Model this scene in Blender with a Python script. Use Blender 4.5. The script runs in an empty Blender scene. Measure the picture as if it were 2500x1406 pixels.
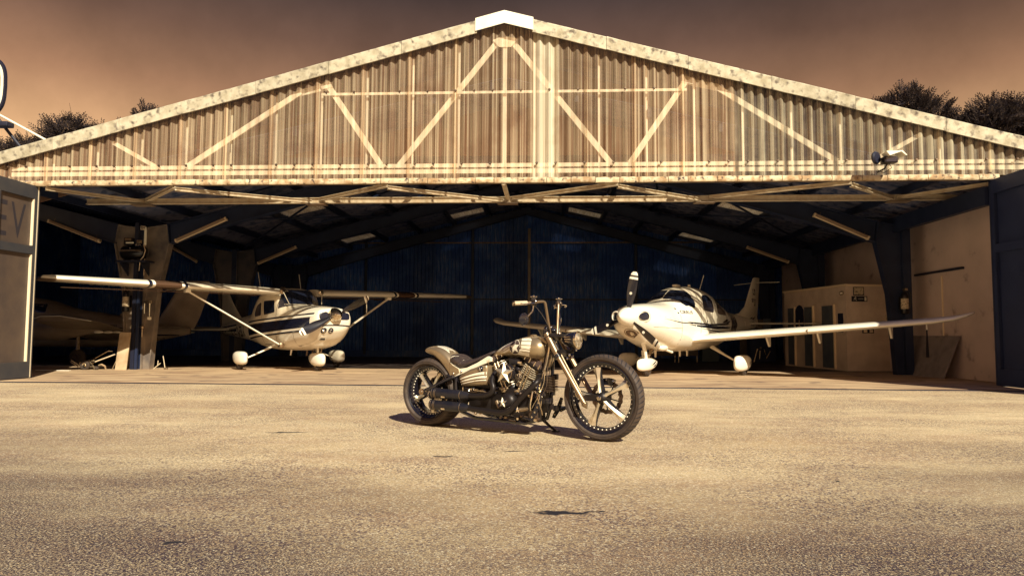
import bpy, bmesh, math, random
import numpy as np
from mathutils import Vector, Matrix, bvhtree
rng = random.Random(7)
nrng = np.random.RandomState(11)
sc = bpy.context.scene
COL = sc.collection
R_ = math.radians

# ---------------- camera ----------------
CAM_H, F_PX = 0.93, 1700.0
def camera_axes():
    yaw, pit, rol = R_(2.1), R_(3.73), R_(.28)
    f = Vector((-math.sin(yaw)*math.cos(pit), math.cos(yaw)*math.cos(pit), math.sin(pit)))
    r = f.cross(Vector((0, 0, 1))).normalized(); u = r.cross(f)
    return f, r*math.cos(rol)+u*math.sin(rol), -r*math.sin(rol)+u*math.cos(rol)
CF, CR, CU = camera_axes()
cd = bpy.data.cameras.new('camera'); cam = bpy.data.objects.new('camera', cd); COL.objects.link(cam)
cd.sensor_width = 36; cd.lens = F_PX/2500*36; cd.clip_start = .05; cd.clip_end = 1500
m = Matrix((CR, CU, -CF)).transposed().to_4x4(); m.translation = Vector((0, 0, CAM_H))
cam.matrix_world = m; sc.camera = cam

# ---------------- daylight ----------------
SUN = Vector((.62, -1.25, 1.0)).normalized()      # towards the sun
sun_el = math.asin(SUN.z); sun_az = math.atan2(SUN.x, SUN.y)
world = bpy.data.worlds.new('World'); sc.world = world; world.use_nodes = True
wn = world.node_tree; wn.nodes.clear()
def wnode(t, **k):
    n = wn.nodes.new(t)
    for a, b in k.items(): setattr(n, a, b)
    return n
sky = wnode('ShaderNodeTexSky', sky_type='NISHITA', sun_disc=False)
sky.sun_elevation = sun_el; sky.sun_rotation = sun_az; sky.dust_density = 1.5; sky.ozone_density = 1.0
bw = wnode('ShaderNodeRGBToBW')
tc = wnode('ShaderNodeTexCoord'); sep = wnode('ShaderNodeSeparateXYZ')
ramp = wnode('ShaderNodeValToRGB')
els = ramp.color_ramp.elements
stops = [(0.0, (1.75, 1.22, .68)), (.12, (1.75, 1.13, .57)), (.22, (1.48, .86, .42)), (.31, (.86, .45, .25)),
         (.38, (.44, .24, .165)), (.45, (.18, .125, .12)), (.56, (.02, .10, .42)), (1.0, (.004, .13, .85))]
els[0].position = 0; els[0].color = (*stops[0][1], 1)
els[1].position = 1; els[1].color = (*stops[-1][1], 1)
for p, c in stops[1:-1]:
    e = els.new(p); e.color = (*c, 1)
mixc = wnode('ShaderNodeMix', data_type='RGBA', blend_type='MULTIPLY'); mixc.inputs[0].default_value = 1
noi = wnode('ShaderNodeTexNoise'); noi.inputs['Scale'].default_value = 5; noi.inputs['Detail'].default_value = 9; noi.inputs['Roughness'].default_value = .62
mr = wnode('ShaderNodeMapRange'); mr.inputs[1].default_value = .3; mr.inputs[2].default_value = .7; mr.inputs[3].default_value = .82; mr.inputs[4].default_value = 1.2
cl = wnode('ShaderNodeClamp'); cl.inputs['Min'].default_value = 0; cl.inputs['Max'].default_value = 4.2
mul = wnode('ShaderNodeMath', operation='MULTIPLY')
bg = wnode('ShaderNodeBackground'); bg.inputs['Strength'].default_value = .1
out = wnode('ShaderNodeOutputWorld')
L = wn.links.new
L(sky.outputs[0], bw.inputs[0]); L(tc.outputs['Generated'], sep.inputs[0]); L(sep.outputs['Z'], ramp.inputs[0])
L(tc.outputs['Generated'], noi.inputs['Vector']); L(noi.outputs[0], mr.inputs[0])
L(bw.outputs[0], cl.inputs[0]); L(cl.outputs[0], mul.inputs[0]); L(mr.outputs[0], mul.inputs[1])
L(ramp.outputs[0], mixc.inputs[6]); L(mul.outputs[0], mixc.inputs[7]); L(mixc.outputs[2], bg.inputs[0]); L(bg.outputs[0], out.inputs[0])
sl = bpy.data.lights.new('sun', 'SUN'); so = bpy.data.objects.new('sun', sl); COL.objects.link(so)
sl.energy = 4.9; sl.angle = R_(.53); sl.color = (1, .92, .71)
so.rotation_euler = (-SUN).to_track_quat('-Z', 'Y').to_euler()
sc.view_settings.view_transform = 'Standard'; sc.view_settings.look = 'None'
sc.view_settings.exposure = 0.66; sc.view_settings.gamma = 1; sc.view_settings.use_curve_mapping = False
sc.cycles.max_bounces = 8; sc.cycles.transparent_max_bounces = 12
sc.cycles.use_denoising = True

# ---------------- materials ----------------
MATS = {}
def material(name, col, rough=.6, metal=0., col2=None, nscale=5., ndetail=6., contrast=(.4, .65), bump=0., bscale=60.,
             coat=0., stretch=None, spec=.5, rand=0., col3=None, n3=1.3, c3=(.5, .7), trans=0.):
    mt = bpy.data.materials.new(name); mt.use_nodes = True; nt = mt.node_tree
    b = nt.nodes['Principled BSDF']
    b.inputs['Base Color'].default_value = (*col, 1); b.inputs['Roughness'].default_value = rough
    b.inputs['Metallic'].default_value = metal; b.inputs['Coat Weight'].default_value = coat
    b.inputs['Coat Roughness'].default_value = .08
    b.inputs['Specular IOR Level'].default_value = spec
    b.inputs['Transmission Weight'].default_value = trans
    tcn = nt.nodes.new('ShaderNodeTexCoord'); vec = tcn.outputs['Object']
    if stretch:
        mp = nt.nodes.new('ShaderNodeMapping'); mp.inputs['Scale'].default_value = stretch
        nt.links.new(vec, mp.inputs[0]); vec = mp.outputs[0]
    colout = None
    if col2:
        n = nt.nodes.new('ShaderNodeTexNoise'); n.inputs['Scale'].default_value = nscale; n.inputs['Detail'].default_value = ndetail
        nt.links.new(vec, n.inputs['Vector'])
        r = nt.nodes.new('ShaderNodeMapRange'); r.inputs[1].default_value, r.inputs[2].default_value = contrast
        nt.links.new(n.outputs[0], r.inputs[0])
        x = nt.nodes.new('ShaderNodeMix'); x.data_type = 'RGBA'
        x.inputs[6].default_value = (*col, 1); x.inputs[7].default_value = (*col2, 1)
        nt.links.new(r.outputs[0], x.inputs[0]); colout = x.outputs[2]
        ra = nt.nodes.new('ShaderNodeMapRange'); ra.inputs[3].default_value = rough*.85; ra.inputs[4].default_value = min(1, rough*1.25)
        nt.links.new(n.outputs[0], ra.inputs[0]); nt.links.new(ra.outputs[0], b.inputs['Roughness'])
    if col3:
        n = nt.nodes.new('ShaderNodeTexNoise'); n.inputs['Scale'].default_value = n3; n.inputs['Detail'].default_value = 8
        nt.links.new(tcn.outputs['Object'], n.inputs['Vector'])
        r = nt.nodes.new('ShaderNodeMapRange'); r.inputs[1].default_value, r.inputs[2].default_value = c3
        nt.links.new(n.outputs[0], r.inputs[0])
        x = nt.nodes.new('ShaderNodeMix'); x.data_type = 'RGBA'; x.inputs[7].default_value = (*col3, 1)
        if colout: nt.links.new(colout, x.inputs[6])
        else: x.inputs[6].default_value = (*col, 1)
        nt.links.new(r.outputs[0], x.inputs[0]); colout = x.outputs[2]
    if rand:
        oi = nt.nodes.new('ShaderNodeObjectInfo'); r = nt.nodes.new('ShaderNodeMapRange')
        r.inputs[3].default_value = 1-rand; r.inputs[4].default_value = 1+rand
        nt.links.new(oi.outputs['Random'], r.inputs[0])
        h = nt.nodes.new('ShaderNodeHueSaturation'); nt.links.new(r.outputs[0], h.inputs['Value'])
        if colout: nt.links.new(colout, h.inputs['Color'])
        else: h.inputs['Color'].default_value = (*col, 1)
        colout = h.outputs[0]
    if colout: nt.links.new(colout, b.inputs['Base Color'])
    if bump:
        n = nt.nodes.new('ShaderNodeTexNoise'); n.inputs['Scale'].default_value = bscale; n.inputs['Detail'].default_value = 4
        nt.links.new(vec, n.inputs['Vector'])
        bp = nt.nodes.new('ShaderNodeBump'); bp.inputs['Strength'].default_value = min(1, bump); bp.inputs['Distance'].default_value = .01
        nt.links.new(n.outputs[0], bp.inputs['Height']); nt.links.new(bp.outputs[0], b.inputs['Normal'])
    MATS[name] = mt
    return mt
NAVY = (.006, .014, .060)
material('plane_white', (.80, .73, .60), .28, coat=.5, col2=(.70, .61, .47), nscale=2.2, contrast=(.45, .75))
material('plane_cream', (.86, .80, .68), .25, coat=.6, col2=(.76, .67, .53), nscale=1.6, contrast=(.5, .8))
material('plane_dark', (.008, .010, .026), .25, coat=.5)
material('plane_brown', (.12, .065, .04), .25, metal=.3, coat=.4)
material('line_white', (.84, .78, .65), .35)
material('glass_dark', (.012, .016, .035), .05, coat=1., spec=.8)
material('navy', NAVY, .6, col2=(.012, .022, .075), nscale=3)
material('black', (.008, .008, .014), .42, col2=(.014, .012, .016), nscale=12)
material('black_gloss', (.010, .009, .014), .2, coat=.6)
material('black_satin', (.022, .017, .017), .42, metal=.5)
material('rubber', (.066, .043, .031), .65, col2=(.040, .027, .022), nscale=14, bump=.3, bscale=160)
material('rubber_dark', (.03, .02, .016), .8, col2=(.05, .032, .022), nscale=9)
material('groove', (.006, .006, .012), .9)
material('chrome', (.90, .82, .66), .18, metal=1., col2=(.6, .48, .33), nscale=18)
material('spoke_steel', (.86, .76, .58), .30, metal=.75, col2=(.62, .50, .34), nscale=14, coat=.3)
material('fin_edge', (.62, .52, .38), .4, metal=.25, col2=(.3, .24, .18), nscale=20)
material('steel', (.50, .38, .26), .34, metal=1., col2=(.30, .22, .15), nscale=16)
material('dull_steel', (.20, .14, .10), .45, metal=.8, col2=(.10, .07, .06), nscale=14)
material('tank_tan', (.40, .30, .18), .33, metal=.65, coat=.3, col2=(.27, .19, .115), nscale=7, contrast=(.4, .75))
material('fork_tan', (.27, .20, .13), .36, metal=.8, col2=(.30, .20, .12), nscale=9)
material('stripe_cream', (.82, .75, .60), .5, col2=(.55, .44, .29), nscale=22, contrast=(.58, .72))
material('badge_brown', (.07, .045, .04), .5)
material('leather', (.03, .021, .022), .45, col2=(.05, .032, .027), nscale=30, bump=.25, bscale=220)
material('grip_tan', (.55, .44, .30), .7, bump=.3, bscale=200)
material('lens', (.75, .68, .55), .06, metal=.6, coat=1., col2=(.35, .28, .2), nscale=26, contrast=(.45, .55))
material('cement', (.54, .48, .36), .85, col2=(.34, .29, .20), nscale=6, ndetail=10, contrast=(.4, .7), bump=.5, bscale=40,
         col3=(.10, .075, .06), n3=8, c3=(.52, .70), rand=.12)
material('ridge_cream', (.86, .83, .70), .6, col2=(.82, .76, .6), nscale=3)
material('truss_white', (.96, .94, .84), .5, col2=(.84, .74, .56), nscale=5, contrast=(.5, .8))
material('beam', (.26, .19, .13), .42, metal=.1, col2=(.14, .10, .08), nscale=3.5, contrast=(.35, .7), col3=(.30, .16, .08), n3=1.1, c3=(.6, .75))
material('beam_lit', (.66, .57, .43), .45, metal=.05, col2=(.55, .42, .28), nscale=9, contrast=(.4, .7))  # paler copy of beam: sunlight on the girder put into the colour
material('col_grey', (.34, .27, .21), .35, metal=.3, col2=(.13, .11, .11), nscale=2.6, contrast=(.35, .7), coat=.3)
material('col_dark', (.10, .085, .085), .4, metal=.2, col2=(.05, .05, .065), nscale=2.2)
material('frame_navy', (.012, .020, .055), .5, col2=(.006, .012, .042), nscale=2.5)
material('roof_sheet', (.15, .145, .20), .7, col2=(.03, .05, .13), nscale=1.4, contrast=(.35, .7), stretch=(.6, 3., 1), col3=(.015, .03, .09), n3=5, c3=(.5, .62), rand=.25)
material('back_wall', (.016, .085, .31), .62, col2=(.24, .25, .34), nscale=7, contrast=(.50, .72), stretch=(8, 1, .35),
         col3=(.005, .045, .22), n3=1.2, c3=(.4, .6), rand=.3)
material('plaster', (.62, .47, .42), .9, col2=(.50, .38, .34), nscale=1.3, contrast=(.35, .7), col3=(.15, .10, .085), n3=2.6, c3=(.62, .8), bump=.2, bscale=30)
material('booth', (.66, .52, .42), .8, col2=(.56, .43, .35), nscale=3, bump=.15, bscale=40)
material('booth_trim', (.80, .63, .43), .6)
material('booth_door', (.10, .11, .13), .55, col2=(.07, .085, .12), nscale=4)
material('dark_void', (.004, .008, .04), .8)
material('lamp_tube', (.62, .48, .32), .45, coat=.2)
material('lamp_body', (.30, .20, .13), .6)
material('door_frame', (.05, .047, .05), .55, col2=(.032, .034, .044), nscale=4, contrast=(.35, .7))
material('door_panel', (.095, .065, .048), .6, col2=(.065, .045, .038), nscale=3.5, contrast=(.35, .7), coat=.1)
material('door_edge', (.74, .62, .44), .5)
material('door_letter', (.025, .02, .028), .7)
material('paper', (.55, .44, .30), .8, col2=(.12, .09, .08), nscale=26, contrast=(.54, .6))
material('board', (.52, .40, .26), .8, col2=(.34, .22, .12), nscale=3, contrast=(.4, .65), col3=(.04, .03, .03), n3=2.7, c3=(.62, .7))
material('board_grey', (.26, .21, .19), .8, col2=(.2, .16, .15), nscale=5)
material('sign_dark', (.01, .012, .03), .5)
material('sign_white', (.82, .75, .6), .5)
material('bark', (.05, .035, .03), .9, col2=(.03, .022, .02), nscale=8, bump=.6)
material('steel_dark', (.035, .028, .03), .4, metal=.7)
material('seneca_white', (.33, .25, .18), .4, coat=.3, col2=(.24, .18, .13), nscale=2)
material('flashing', (.66, .55, .37), .75, col2=(.40, .26, .14), nscale=7, contrast=(.42, .62), col3=(.05, .03, .03), n3=11, c3=(.56, .68), bump=.3, bscale=60, rand=.1)
material('cabinet', (.10, .075, .06), .6, col2=(.07, .055, .05), nscale=6)
material('cabinet_blue', (.03, .045, .06), .6)
material('tank_black', (.02, .018, .02), .3, metal=.6, coat=.4)

def leaf_mat():
    mt = bpy.data.materials.new('leaves'); mt.use_nodes = True; nt = mt.node_tree; nt.nodes.clear()
    o = nt.nodes.new('ShaderNodeOutputMaterial'); d = nt.nodes.new('ShaderNodeBsdfDiffuse'); t = nt.nodes.new('ShaderNodeBsdfTranslucent')
    g = nt.nodes.new('ShaderNodeNewGeometry'); r = nt.nodes.new('ShaderNodeValToRGB'); mx = nt.nodes.new('ShaderNodeMixShader')
    r.color_ramp.elements[0].color = (.022, .020, .030, 1); r.color_ramp.elements[1].color = (.075, .052, .040, 1)
    nt.links.new(g.outputs['Random Per Island'], r.inputs[0]); nt.links.new(r.outputs[0], d.inputs[0]); nt.links.new(r.outputs[0], t.inputs[0])
    mx.inputs[0].default_value = .25; nt.links.new(d.outputs[0], mx.inputs[1]); nt.links.new(t.outputs[0], mx.inputs[2]); nt.links.new(mx.outputs[0], o.inputs[0])
    MATS['leaves'] = mt
leaf_mat()

def sheet_mat(name, c1, c2, T, dark, groove=.0, gcol=(.05, .03, .03), phase=0.):
    # weathered translucent sheet: part of the sun goes straight through, part is scattered; the valleys' shade is painted into the colour
    mt = bpy.data.materials.new(name); mt.use_nodes = True; nt = mt.node_tree; nt.nodes.clear()
    N = nt.nodes.new; K = nt.links.new
    def mth(op, a, b_=None, c_=None):
        m_ = N('ShaderNodeMath'); m_.operation = op
        for i, q in enumerate((a, b_, c_)):
            if q is None: continue
            if isinstance(q, (int, float)): m_.inputs[i].default_value = q
            else: K(q, m_.inputs[i])
        return m_.outputs[0]
    def rng_(v, lo, hi, a=0., b_=1.):
        r = N('ShaderNodeMapRange'); r.inputs[1].default_value = lo; r.inputs[2].default_value = hi; r.inputs[3].default_value = a; r.inputs[4].default_value = b_; K(v, r.inputs[0]); return r.outputs[0]
    def mixc_(f, a, b_):
        x = N('ShaderNodeMix'); x.data_type = 'RGBA'; K(f, x.inputs[0])
        for s_, q in ((6, a), (7, b_)):
            if isinstance(q, tuple): x.inputs[s_].default_value = (*q, 1)
            else: K(q, x.inputs[s_])
        return x.outputs[2]
    o = N('ShaderNodeOutputMaterial'); tcn = N('ShaderNodeTexCoord'); mp = N('ShaderNodeMapping'); mp.inputs['Scale'].default_value = (30, 1, .16)
    n = N('ShaderNodeTexNoise'); n.inputs['Scale'].default_value = 1; n.inputs['Detail'].default_value = 8; n.inputs['Roughness'].default_value = .62
    K(tcn.outputs['Object'], mp.inputs[0]); K(mp.outputs[0], n.inputs['Vector'])
    c = mixc_(rng_(n.outputs[0], .38, .62), c1, c2)
    n2 = N('ShaderNodeTexNoise'); n2.inputs['Scale'].default_value = 1.7; n2.inputs['Detail'].default_value = 9; K(tcn.outputs['Object'], n2.inputs['Vector'])
    c = mixc_(rng_(n2.outputs[0], .5, .72, 0, .55), c, dark)
    sp = N('ShaderNodeSeparateXYZ'); K(tcn.outputs['Object'], sp.inputs[0])
    wv = mth('SINE', mth('MULTIPLY_ADD', sp.outputs[0], 2*math.pi/.1824, phase))      # the corrugation's own period
    gv = mth('MULTIPLY', rng_(wv, -.15, .75), mth('MULTIPLY', rng_(n2.outputs[0], .25, .55, .55, 1.), groove))
    c = mixc_(gv, c, gcol)
    oi = N('ShaderNodeObjectInfo'); h = N('ShaderNodeHueSaturation'); K(rng_(oi.outputs['Random'], 0, 1, .8, 1.25), h.inputs['Value']); K(c, h.inputs['Color']); c = h.outputs[0]
    d = N('ShaderNodeBsdfDiffuse'); tl = N('ShaderNodeBsdfTranslucent'); K(c, d.inputs[0]); K(c, tl.inputs[0])
    m1 = N('ShaderNodeMixShader'); m1.inputs[0].default_value = .12; K(d.outputs[0], m1.inputs[1]); K(tl.outputs[0], m1.inputs[2])
    gl = N('ShaderNodeBsdfGlossy'); gl.inputs['Roughness'].default_value = .22; gl.inputs[0].default_value = (.9, .85, .75, 1)
    m2 = N('ShaderNodeMixShader'); m2.inputs[0].default_value = .10; K(m1.outputs[0], m2.inputs[1]); K(gl.outputs[0], m2.inputs[2])
    tr = N('ShaderNodeBsdfTransparent'); tr.inputs[0].default_value = (1, .95, .87, 1)
    m3 = N('ShaderNodeMixShader'); K(m2.outputs[0], m3.inputs[1]); K(tr.outputs[0], m3.inputs[2])
    tt = mth('MULTIPLY', rng_(n.outputs[0], .35, .65, T*.88, T*1.1), mth('SUBTRACT', 1.0, mth('MULTIPLY', gv, .5))); K(tt, m3.inputs[0])
    K(m3.outputs[0], o.inputs[0]); MATS[name] = mt
sheet_mat('sheet_clear', (.88, .71, .48), (.33, .165, .095), .62, (.28, .13, .08), groove=.35, gcol=(.10, .05, .04))
sheet_mat('sheet_pale', (.92, .86, .68), (.66, .54, .38), .35, (.40, .27, .17), groove=.25, gcol=(.3, .2, .12))
sheet_mat('sheet_cloudy', (.92, .84, .62), (.40, .26, .16), .60, (.12, .06, .05), groove=.9, gcol=(.03, .02, .03))
sheet_mat('sky_light', (.75, .66, .50), (.45, .34, .22), .03, (.3, .2, .12))

# ---------------- mesh helpers ----------------
class MB:
    def __init__(s): s.v = []; s.f = []
    def add(s, v, f):
        o = len(s.v); s.v += [tuple(p) for p in v]; s.f += [tuple(i+o for i in q) for q in f]; return s
    def box(s, a, b, rot=None, c=None):
        (x0, y0, z0), (x1, y1, z1) = a, b
        v = [(x0, y0, z0), (x1, y0, z0), (x1, y1, z0), (x0, y1, z0), (x0, y0, z1), (x1, y0, z1), (x1, y1, z1), (x0, y1, z1)]
        if rot is not None:
            c = Vector(c if c is not None else ((x0+x1)/2, (y0+y1)/2, (z0+z1)/2)); v = [tuple(rot @ (Vector(p)-c)+c) for p in v]
        return s.add(v, [(0, 3, 2, 1), (4, 5, 6, 7), (0, 1, 5, 4), (1, 2, 6, 5), (2, 3, 7, 6), (3, 0, 4, 7)])
    def bbox(s, a, b, r=.01):     # box with chamfered edges in plan of every axis (cheap bevel through bmesh)
        bm = bmesh.new(); bmesh.ops.create_cube(bm, size=1)
        for v in bm.verts: v.co = Vector([(a[i]+b[i])/2+v.co[i]*(b[i]-a[i]) for i in range(3)])
        bmesh.ops.bevel(bm, geom=bm.edges[:], offset=r, segments=2, affect='EDGES', profile=.5)
        s.add([v.co[:] for v in bm.verts], [[v.index for v in f.verts] for f in bm.faces]); bm.free(); return s
    def tube(s, pts, r, n=10, caps=True, flat=None):
        pts = [Vector(p) for p in pts]; m = len(pts); rs = r if hasattr(r, '__len__') else [r]*m
        up = None; rings = []
        for i, p in enumerate(pts):
            d = (pts[min(i+1, m-1)]-pts[max(i-1, 0)]).normalized()
            if up is None:
                up = Vector((0, 0, 1)) if abs(d.z) < .9 else Vector((1, 0, 0))
            x = d.cross(up).normalized(); up = x.cross(d).normalized()
            rings.append([p+(x*math.cos(2*math.pi*k/n)+up*math.sin(2*math.pi*k/n)*(flat or 1))*rs[i] for k in range(n)])
        v = [q for g in rings for q in g]; f = []
        for i in range(m-1):
            for k in range(n):
                a = i*n+k; b = i*n+(k+1) % n; f.append((a, b, b+n, a+n))
        if caps: f += [tuple(range(n-1, -1, -1)), tuple(range((m-1)*n, m*n))]
        return s.add(v, f)
    def lathe(s, prof, o=(0, 0, 0), ax=(0, 1, 0), n=32, closed=False, arc=None):
        # prof: (radius, height along axis)
        o = Vector(o); ax = Vector(ax).normalized(); t = Vector((0, 0, 1)) if abs(ax.z) < .9 else Vector((1, 0, 0))
        x = ax.cross(t).normalized(); y = ax.cross(x)
        m = len(prof); v = []
        for k in range(n):
            a = 2*math.pi*k/n
            for r, h in prof: v.append(o+ax*h+(x*math.cos(a)+y*math.sin(a))*max(r, 1e-5))
        f = []
        for k in range(n):
            k2 = (k+1) % n
            for j in range(m if closed else m-1):
                j2 = (j+1) % m; f.append((k*m+j, k2*m+j, k2*m+j2, k*m+j2))
        return s.add(v, f)
    def prism(s, poly, y0, y1, plane='xz', taper=1.):
        n = len(poly); cx = sum(p[0] for p in poly)/n; cz = sum(p[1] for p in poly)/n
        def P(p, y, t=1.):
            a, b = cx+(p[0]-cx)*t, cz+(p[1]-cz)*t
            return (a, y, b) if plane == 'xz' else ((a, b, y) if plane == 'xy' else (y, a, b))
        v = [P(p, y0) for p in poly]+[P(p, y1, taper) for p in poly]
        return s.add(v, [tuple(range(n)), tuple(range(2*n-1, n-1, -1))]+[(i, i+n, (i+1) % n+n, (i+1) % n) for i in range(n)])
    def sphere(s, c, r, n=12, sc_=(1, 1, 1)):
        c = Vector(c); v = []; f = []; m = n//2
        for i in range(m+1):
            for k in range(n):
                a = math.pi*i/m; b = 2*math.pi*k/n
                v.append(c+Vector((math.sin(a)*math.cos(b)*sc_[0], math.sin(a)*math.sin(b)*sc_[1], math.cos(a)*sc_[2]))*r)
        for i in range(m):
            for k in range(n):
                f.append((i*n+k, (i+1)*n+k, (i+1)*n+(k+1) % n, i*n+(k+1) % n))
        return s.add(v, f)
    def rings(s, rings, cap=True, close=True):
        n = len(rings[0]); v = [p for g in rings for p in g]; f = []
        for i in range(len(rings)-1):
            for k in range(n if close else n-1):
                a = i*n+k; b = i*n+(k+1) % n; f.append((a, b, b+n, a+n))
        if cap: f += [tuple(range(n-1, -1, -1)), tuple(range((len(rings)-1)*n, len(rings)*n))]
        return s.add(v, f)
    def mesh(s, name, smooth=True, angle=38):
        me = bpy.data.meshes.new(name); me.from_pydata(s.v, [], s.f)
        bm = bmesh.new(); bm.from_mesh(me); bmesh.ops.remove_doubles(bm, verts=bm.verts, dist=1e-5)
        bmesh.ops.recalc_face_normals(bm, faces=bm.faces); bm.to_mesh(me); bm.free()
        if smooth:
            me.polygons.foreach_set('use_smooth', [True]*len(me.polygons)); me.set_sharp_from_angle(angle=R_(angle))
        me.update(); return me
    def build(s, name, mt, parent=None, smooth=True, angle=38, raw=False):
        if raw:
            me = bpy.data.meshes.new(name); me.from_pydata(s.v, [], s.f)
            if smooth: me.polygons.foreach_set('use_smooth', [True]*len(me.polygons))
        else: me = s.mesh(name, smooth, angle)
        if mt: me.materials.append(MATS[mt])
        return link(name, me, parent)
def link(name, me, parent=None):
    o = bpy.data.objects.new(name, me); COL.objects.link(o)
    if parent is not None: o.parent = parent
    return o
def tag(o, label=None, cat=None, group=None, kind=None):
    for k, v in (('label', label), ('category', cat), ('group', group), ('kind', kind)):
        if v: o[k] = v
    return o
def empty(name, loc=(0, 0, 0), rz=0., parent=None):
    o = bpy.data.objects.new(name, None); COL.objects.link(o); o.location = loc; o.rotation_euler = (0, 0, rz); o.empty_display_size = .2
    if parent is not None: o.parent = parent
    return o
def copy_tree(o, parent=None):
    c = o.copy(); COL.objects.link(c); c.parent = parent
    for ch in list(o.children): copy_tree(ch, c)
    return c
def catmull(a, n):
    a = np.array(a, float); m = len(a); out = []
    P = np.vstack([2*a[0]-a[1], a, 2*a[-1]-a[-2]])
    for i in range(m-1):
        p0, p1, p2, p3 = P[i:i+4]
        for k in range(n):
            t = k/n
            out.append(.5*(2*p1+(p2-p0)*t+(2*p0-5*p1+4*p2-p3)*t*t+(3*p1-p0-3*p2+p3)*t**3))
    out.append(a[-1]); return np.array(out)
def superpt(t, e):
    c, s_ = math.cos(t), math.sin(t)
    return math.copysign(abs(c)**(2/e), c), math.copysign(abs(s_)**(2/e), s_)
def loft2(stations, n=28, sub=5, cap=True):
    # stations: (outer x,z, inner x,z, half width y, exponent)
    S = catmull(stations, sub); mb = MB(); rings = []
    for ox, oz, ix, iz, w, e in S:
        c = Vector(((ox+ix)/2, 0, (oz+iz)/2)); h = Vector(((ox-ix)/2, 0, (oz-iz)/2))
        rings.append([c+h*superpt(2*math.pi*k/n, max(e, 1.2))[1]+Vector((0, max(w, .001)*superpt(2*math.pi*k/n, max(e, 1.2))[0], 0)) for k in range(n)])
    return mb.rings(rings, cap)
def loftx(stations, n=40, sub=6):
    # (x, ztop, zbot, w, e_top, e_bot, zmid fraction)
    S = catmull(stations, sub); rings = []
    for x, zt, zb, w, et, eb, fr in S:
        zm = zb+(zt-zb)*fr; g = []
        for k in range(n):
            t = 2*math.pi*k/n; e = max(1.3, et if math.sin(t) >= 0 else eb); c, s_ = superpt(t, e)
            g.append((x, w*c, zm+((zt-zm) if s_ >= 0 else (zm-zb))*s_))
        rings.append(g)
    return MB().rings(rings)
def bvh_of(*objs):
    bm = bmesh.new()
    for o in objs: bm.from_mesh(o.data)
    t = bvhtree.BVHTree.FromBMesh(bm); bm.free(); return t
def decal(name, polys, bvh, mt, parent, origin=(0, -3, 0), u=(1, 0, 0), v=(0, 0, 1), d=(0, 1, 0), off=.004, step=.06, smooth=True):
    """Thin sheet that follows a surface: 2-D polygons in the (u,v) frame are cut into a grid and dropped on it along d."""
    origin, u, v, d = Vector(origin), Vector(u).normalized(), Vector(v).normalized(), Vector(d).normalized()
    bm = bmesh.new()
    for poly in polys:
        vs = [bm.verts.new((p[0], p[1], 0)) for p in poly]
        try: bm.faces.new(vs)
        except ValueError: pass
    bmesh.ops.triangulate(bm, faces=bm.faces[:])
    xs = [q.co.x for q in bm.verts]; ys = [q.co.y for q in bm.verts]
    if step:
        for ax, lo, hi in ((0, min(xs), max(xs)), (1, min(ys), max(ys))):
            t = math.floor(lo/step)*step+step
            while t < hi:
                co = Vector((0, 0, 0)); co[ax] = t; no = Vector((0, 0, 0)); no[ax] = 1
                bmesh.ops.bisect_plane(bm, geom=bm.verts[:]+bm.edges[:]+bm.faces[:], plane_co=co, plane_no=no); t += step
    bmesh.ops.triangulate(bm, faces=[f for f in bm.faces if len(f.verts) > 4])
    dead = []
    for q in bm.verts:
        o = origin+u*q.co.x+v*q.co.y
        loc, nor, i, dist = bvh.ray_cast(o, d)
        if loc is None: dead.append(q)
        else:
            if nor.dot(d) > 0: nor = -nor
            q.co = loc+nor*off
    bmesh.ops.delete(bm, geom=dead, context='VERTS')
    bmesh.ops.recalc_face_normals(bm, faces=bm.faces)
    me = bpy.data.meshes.new(name); bm.to_mesh(me); bm.free()
    if smooth and len(me.polygons): me.polygons.foreach_set('use_smooth', [True]*len(me.polygons))
    me.materials.append(MATS[mt]); return link(name, me, parent)
def text_polys(txt, size, sx=1., bold=.0, shear=0.):
    c = bpy.data.curves.new('t', 'FONT'); c.body = txt; c.size = size; c.resolution_u = 3; c.offset = bold; c.shear = shear
    o = bpy.data.objects.new('t', c); COL.objects.link(o)
    dg = bpy.context.evaluated_depsgraph_get(); me = bpy.data.meshes.new_from_object(o.evaluated_get(dg))
    vs = [(q.co.x*sx, q.co.y) for q in me.vertices]; polys = [[vs[i] for i in f.vertices] for f in me.polygons]
    bpy.data.objects.remove(o); bpy.data.curves.remove(c); bpy.data.meshes.remove(me)
    return polys
def shift(polys, dx, dy, rot=0., mirror=False):
    c, s_ = math.cos(rot), math.sin(rot); o = []
    for p in polys: o.append([((-x if mirror else x)*c-y*s_+dx, (-x if mirror else x)*s_+y*c+dy) for x, y in p])
    return o
def star(cx, cy, r, k=.4, rot=math.pi/2):
    return [(cx+(r if i % 2 == 0 else r*k)*math.cos(rot+i*math.pi/5), cy+(r if i % 2 == 0 else r*k)*math.sin(rot+i*math.pi/5)) for i in range(10)]
def disc(cx, cy, r, n=24, ry=None): return [(cx+r*math.cos(2*math.pi*i/n), cy+(ry or r)*math.sin(2*math.pi*i/n)) for i in range(n)]
def rpoly(pts, r=.06, n=4):   # rounded polygon
    out = []; m = len(pts)
    for i in range(m):
        p = Vector(pts[i]); a = Vector(pts[i-1]); b = Vector(pts[(i+1) % m])
        da, db = (a-p), (b-p); ra = min(r, da.length*.45); rb = min(r, db.length*.45); A = p+da.normalized()*ra; B = p+db.normalized()*rb
        for k in range(n+1):
            t = k/n; q = A*(1-t)**2+p*2*t*(1-t)+B*t*t; out.append((q.x, q.y))
    return out
def band(pts_top, pts_bot): return list(pts_top)+list(reversed(pts_bot))
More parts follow.
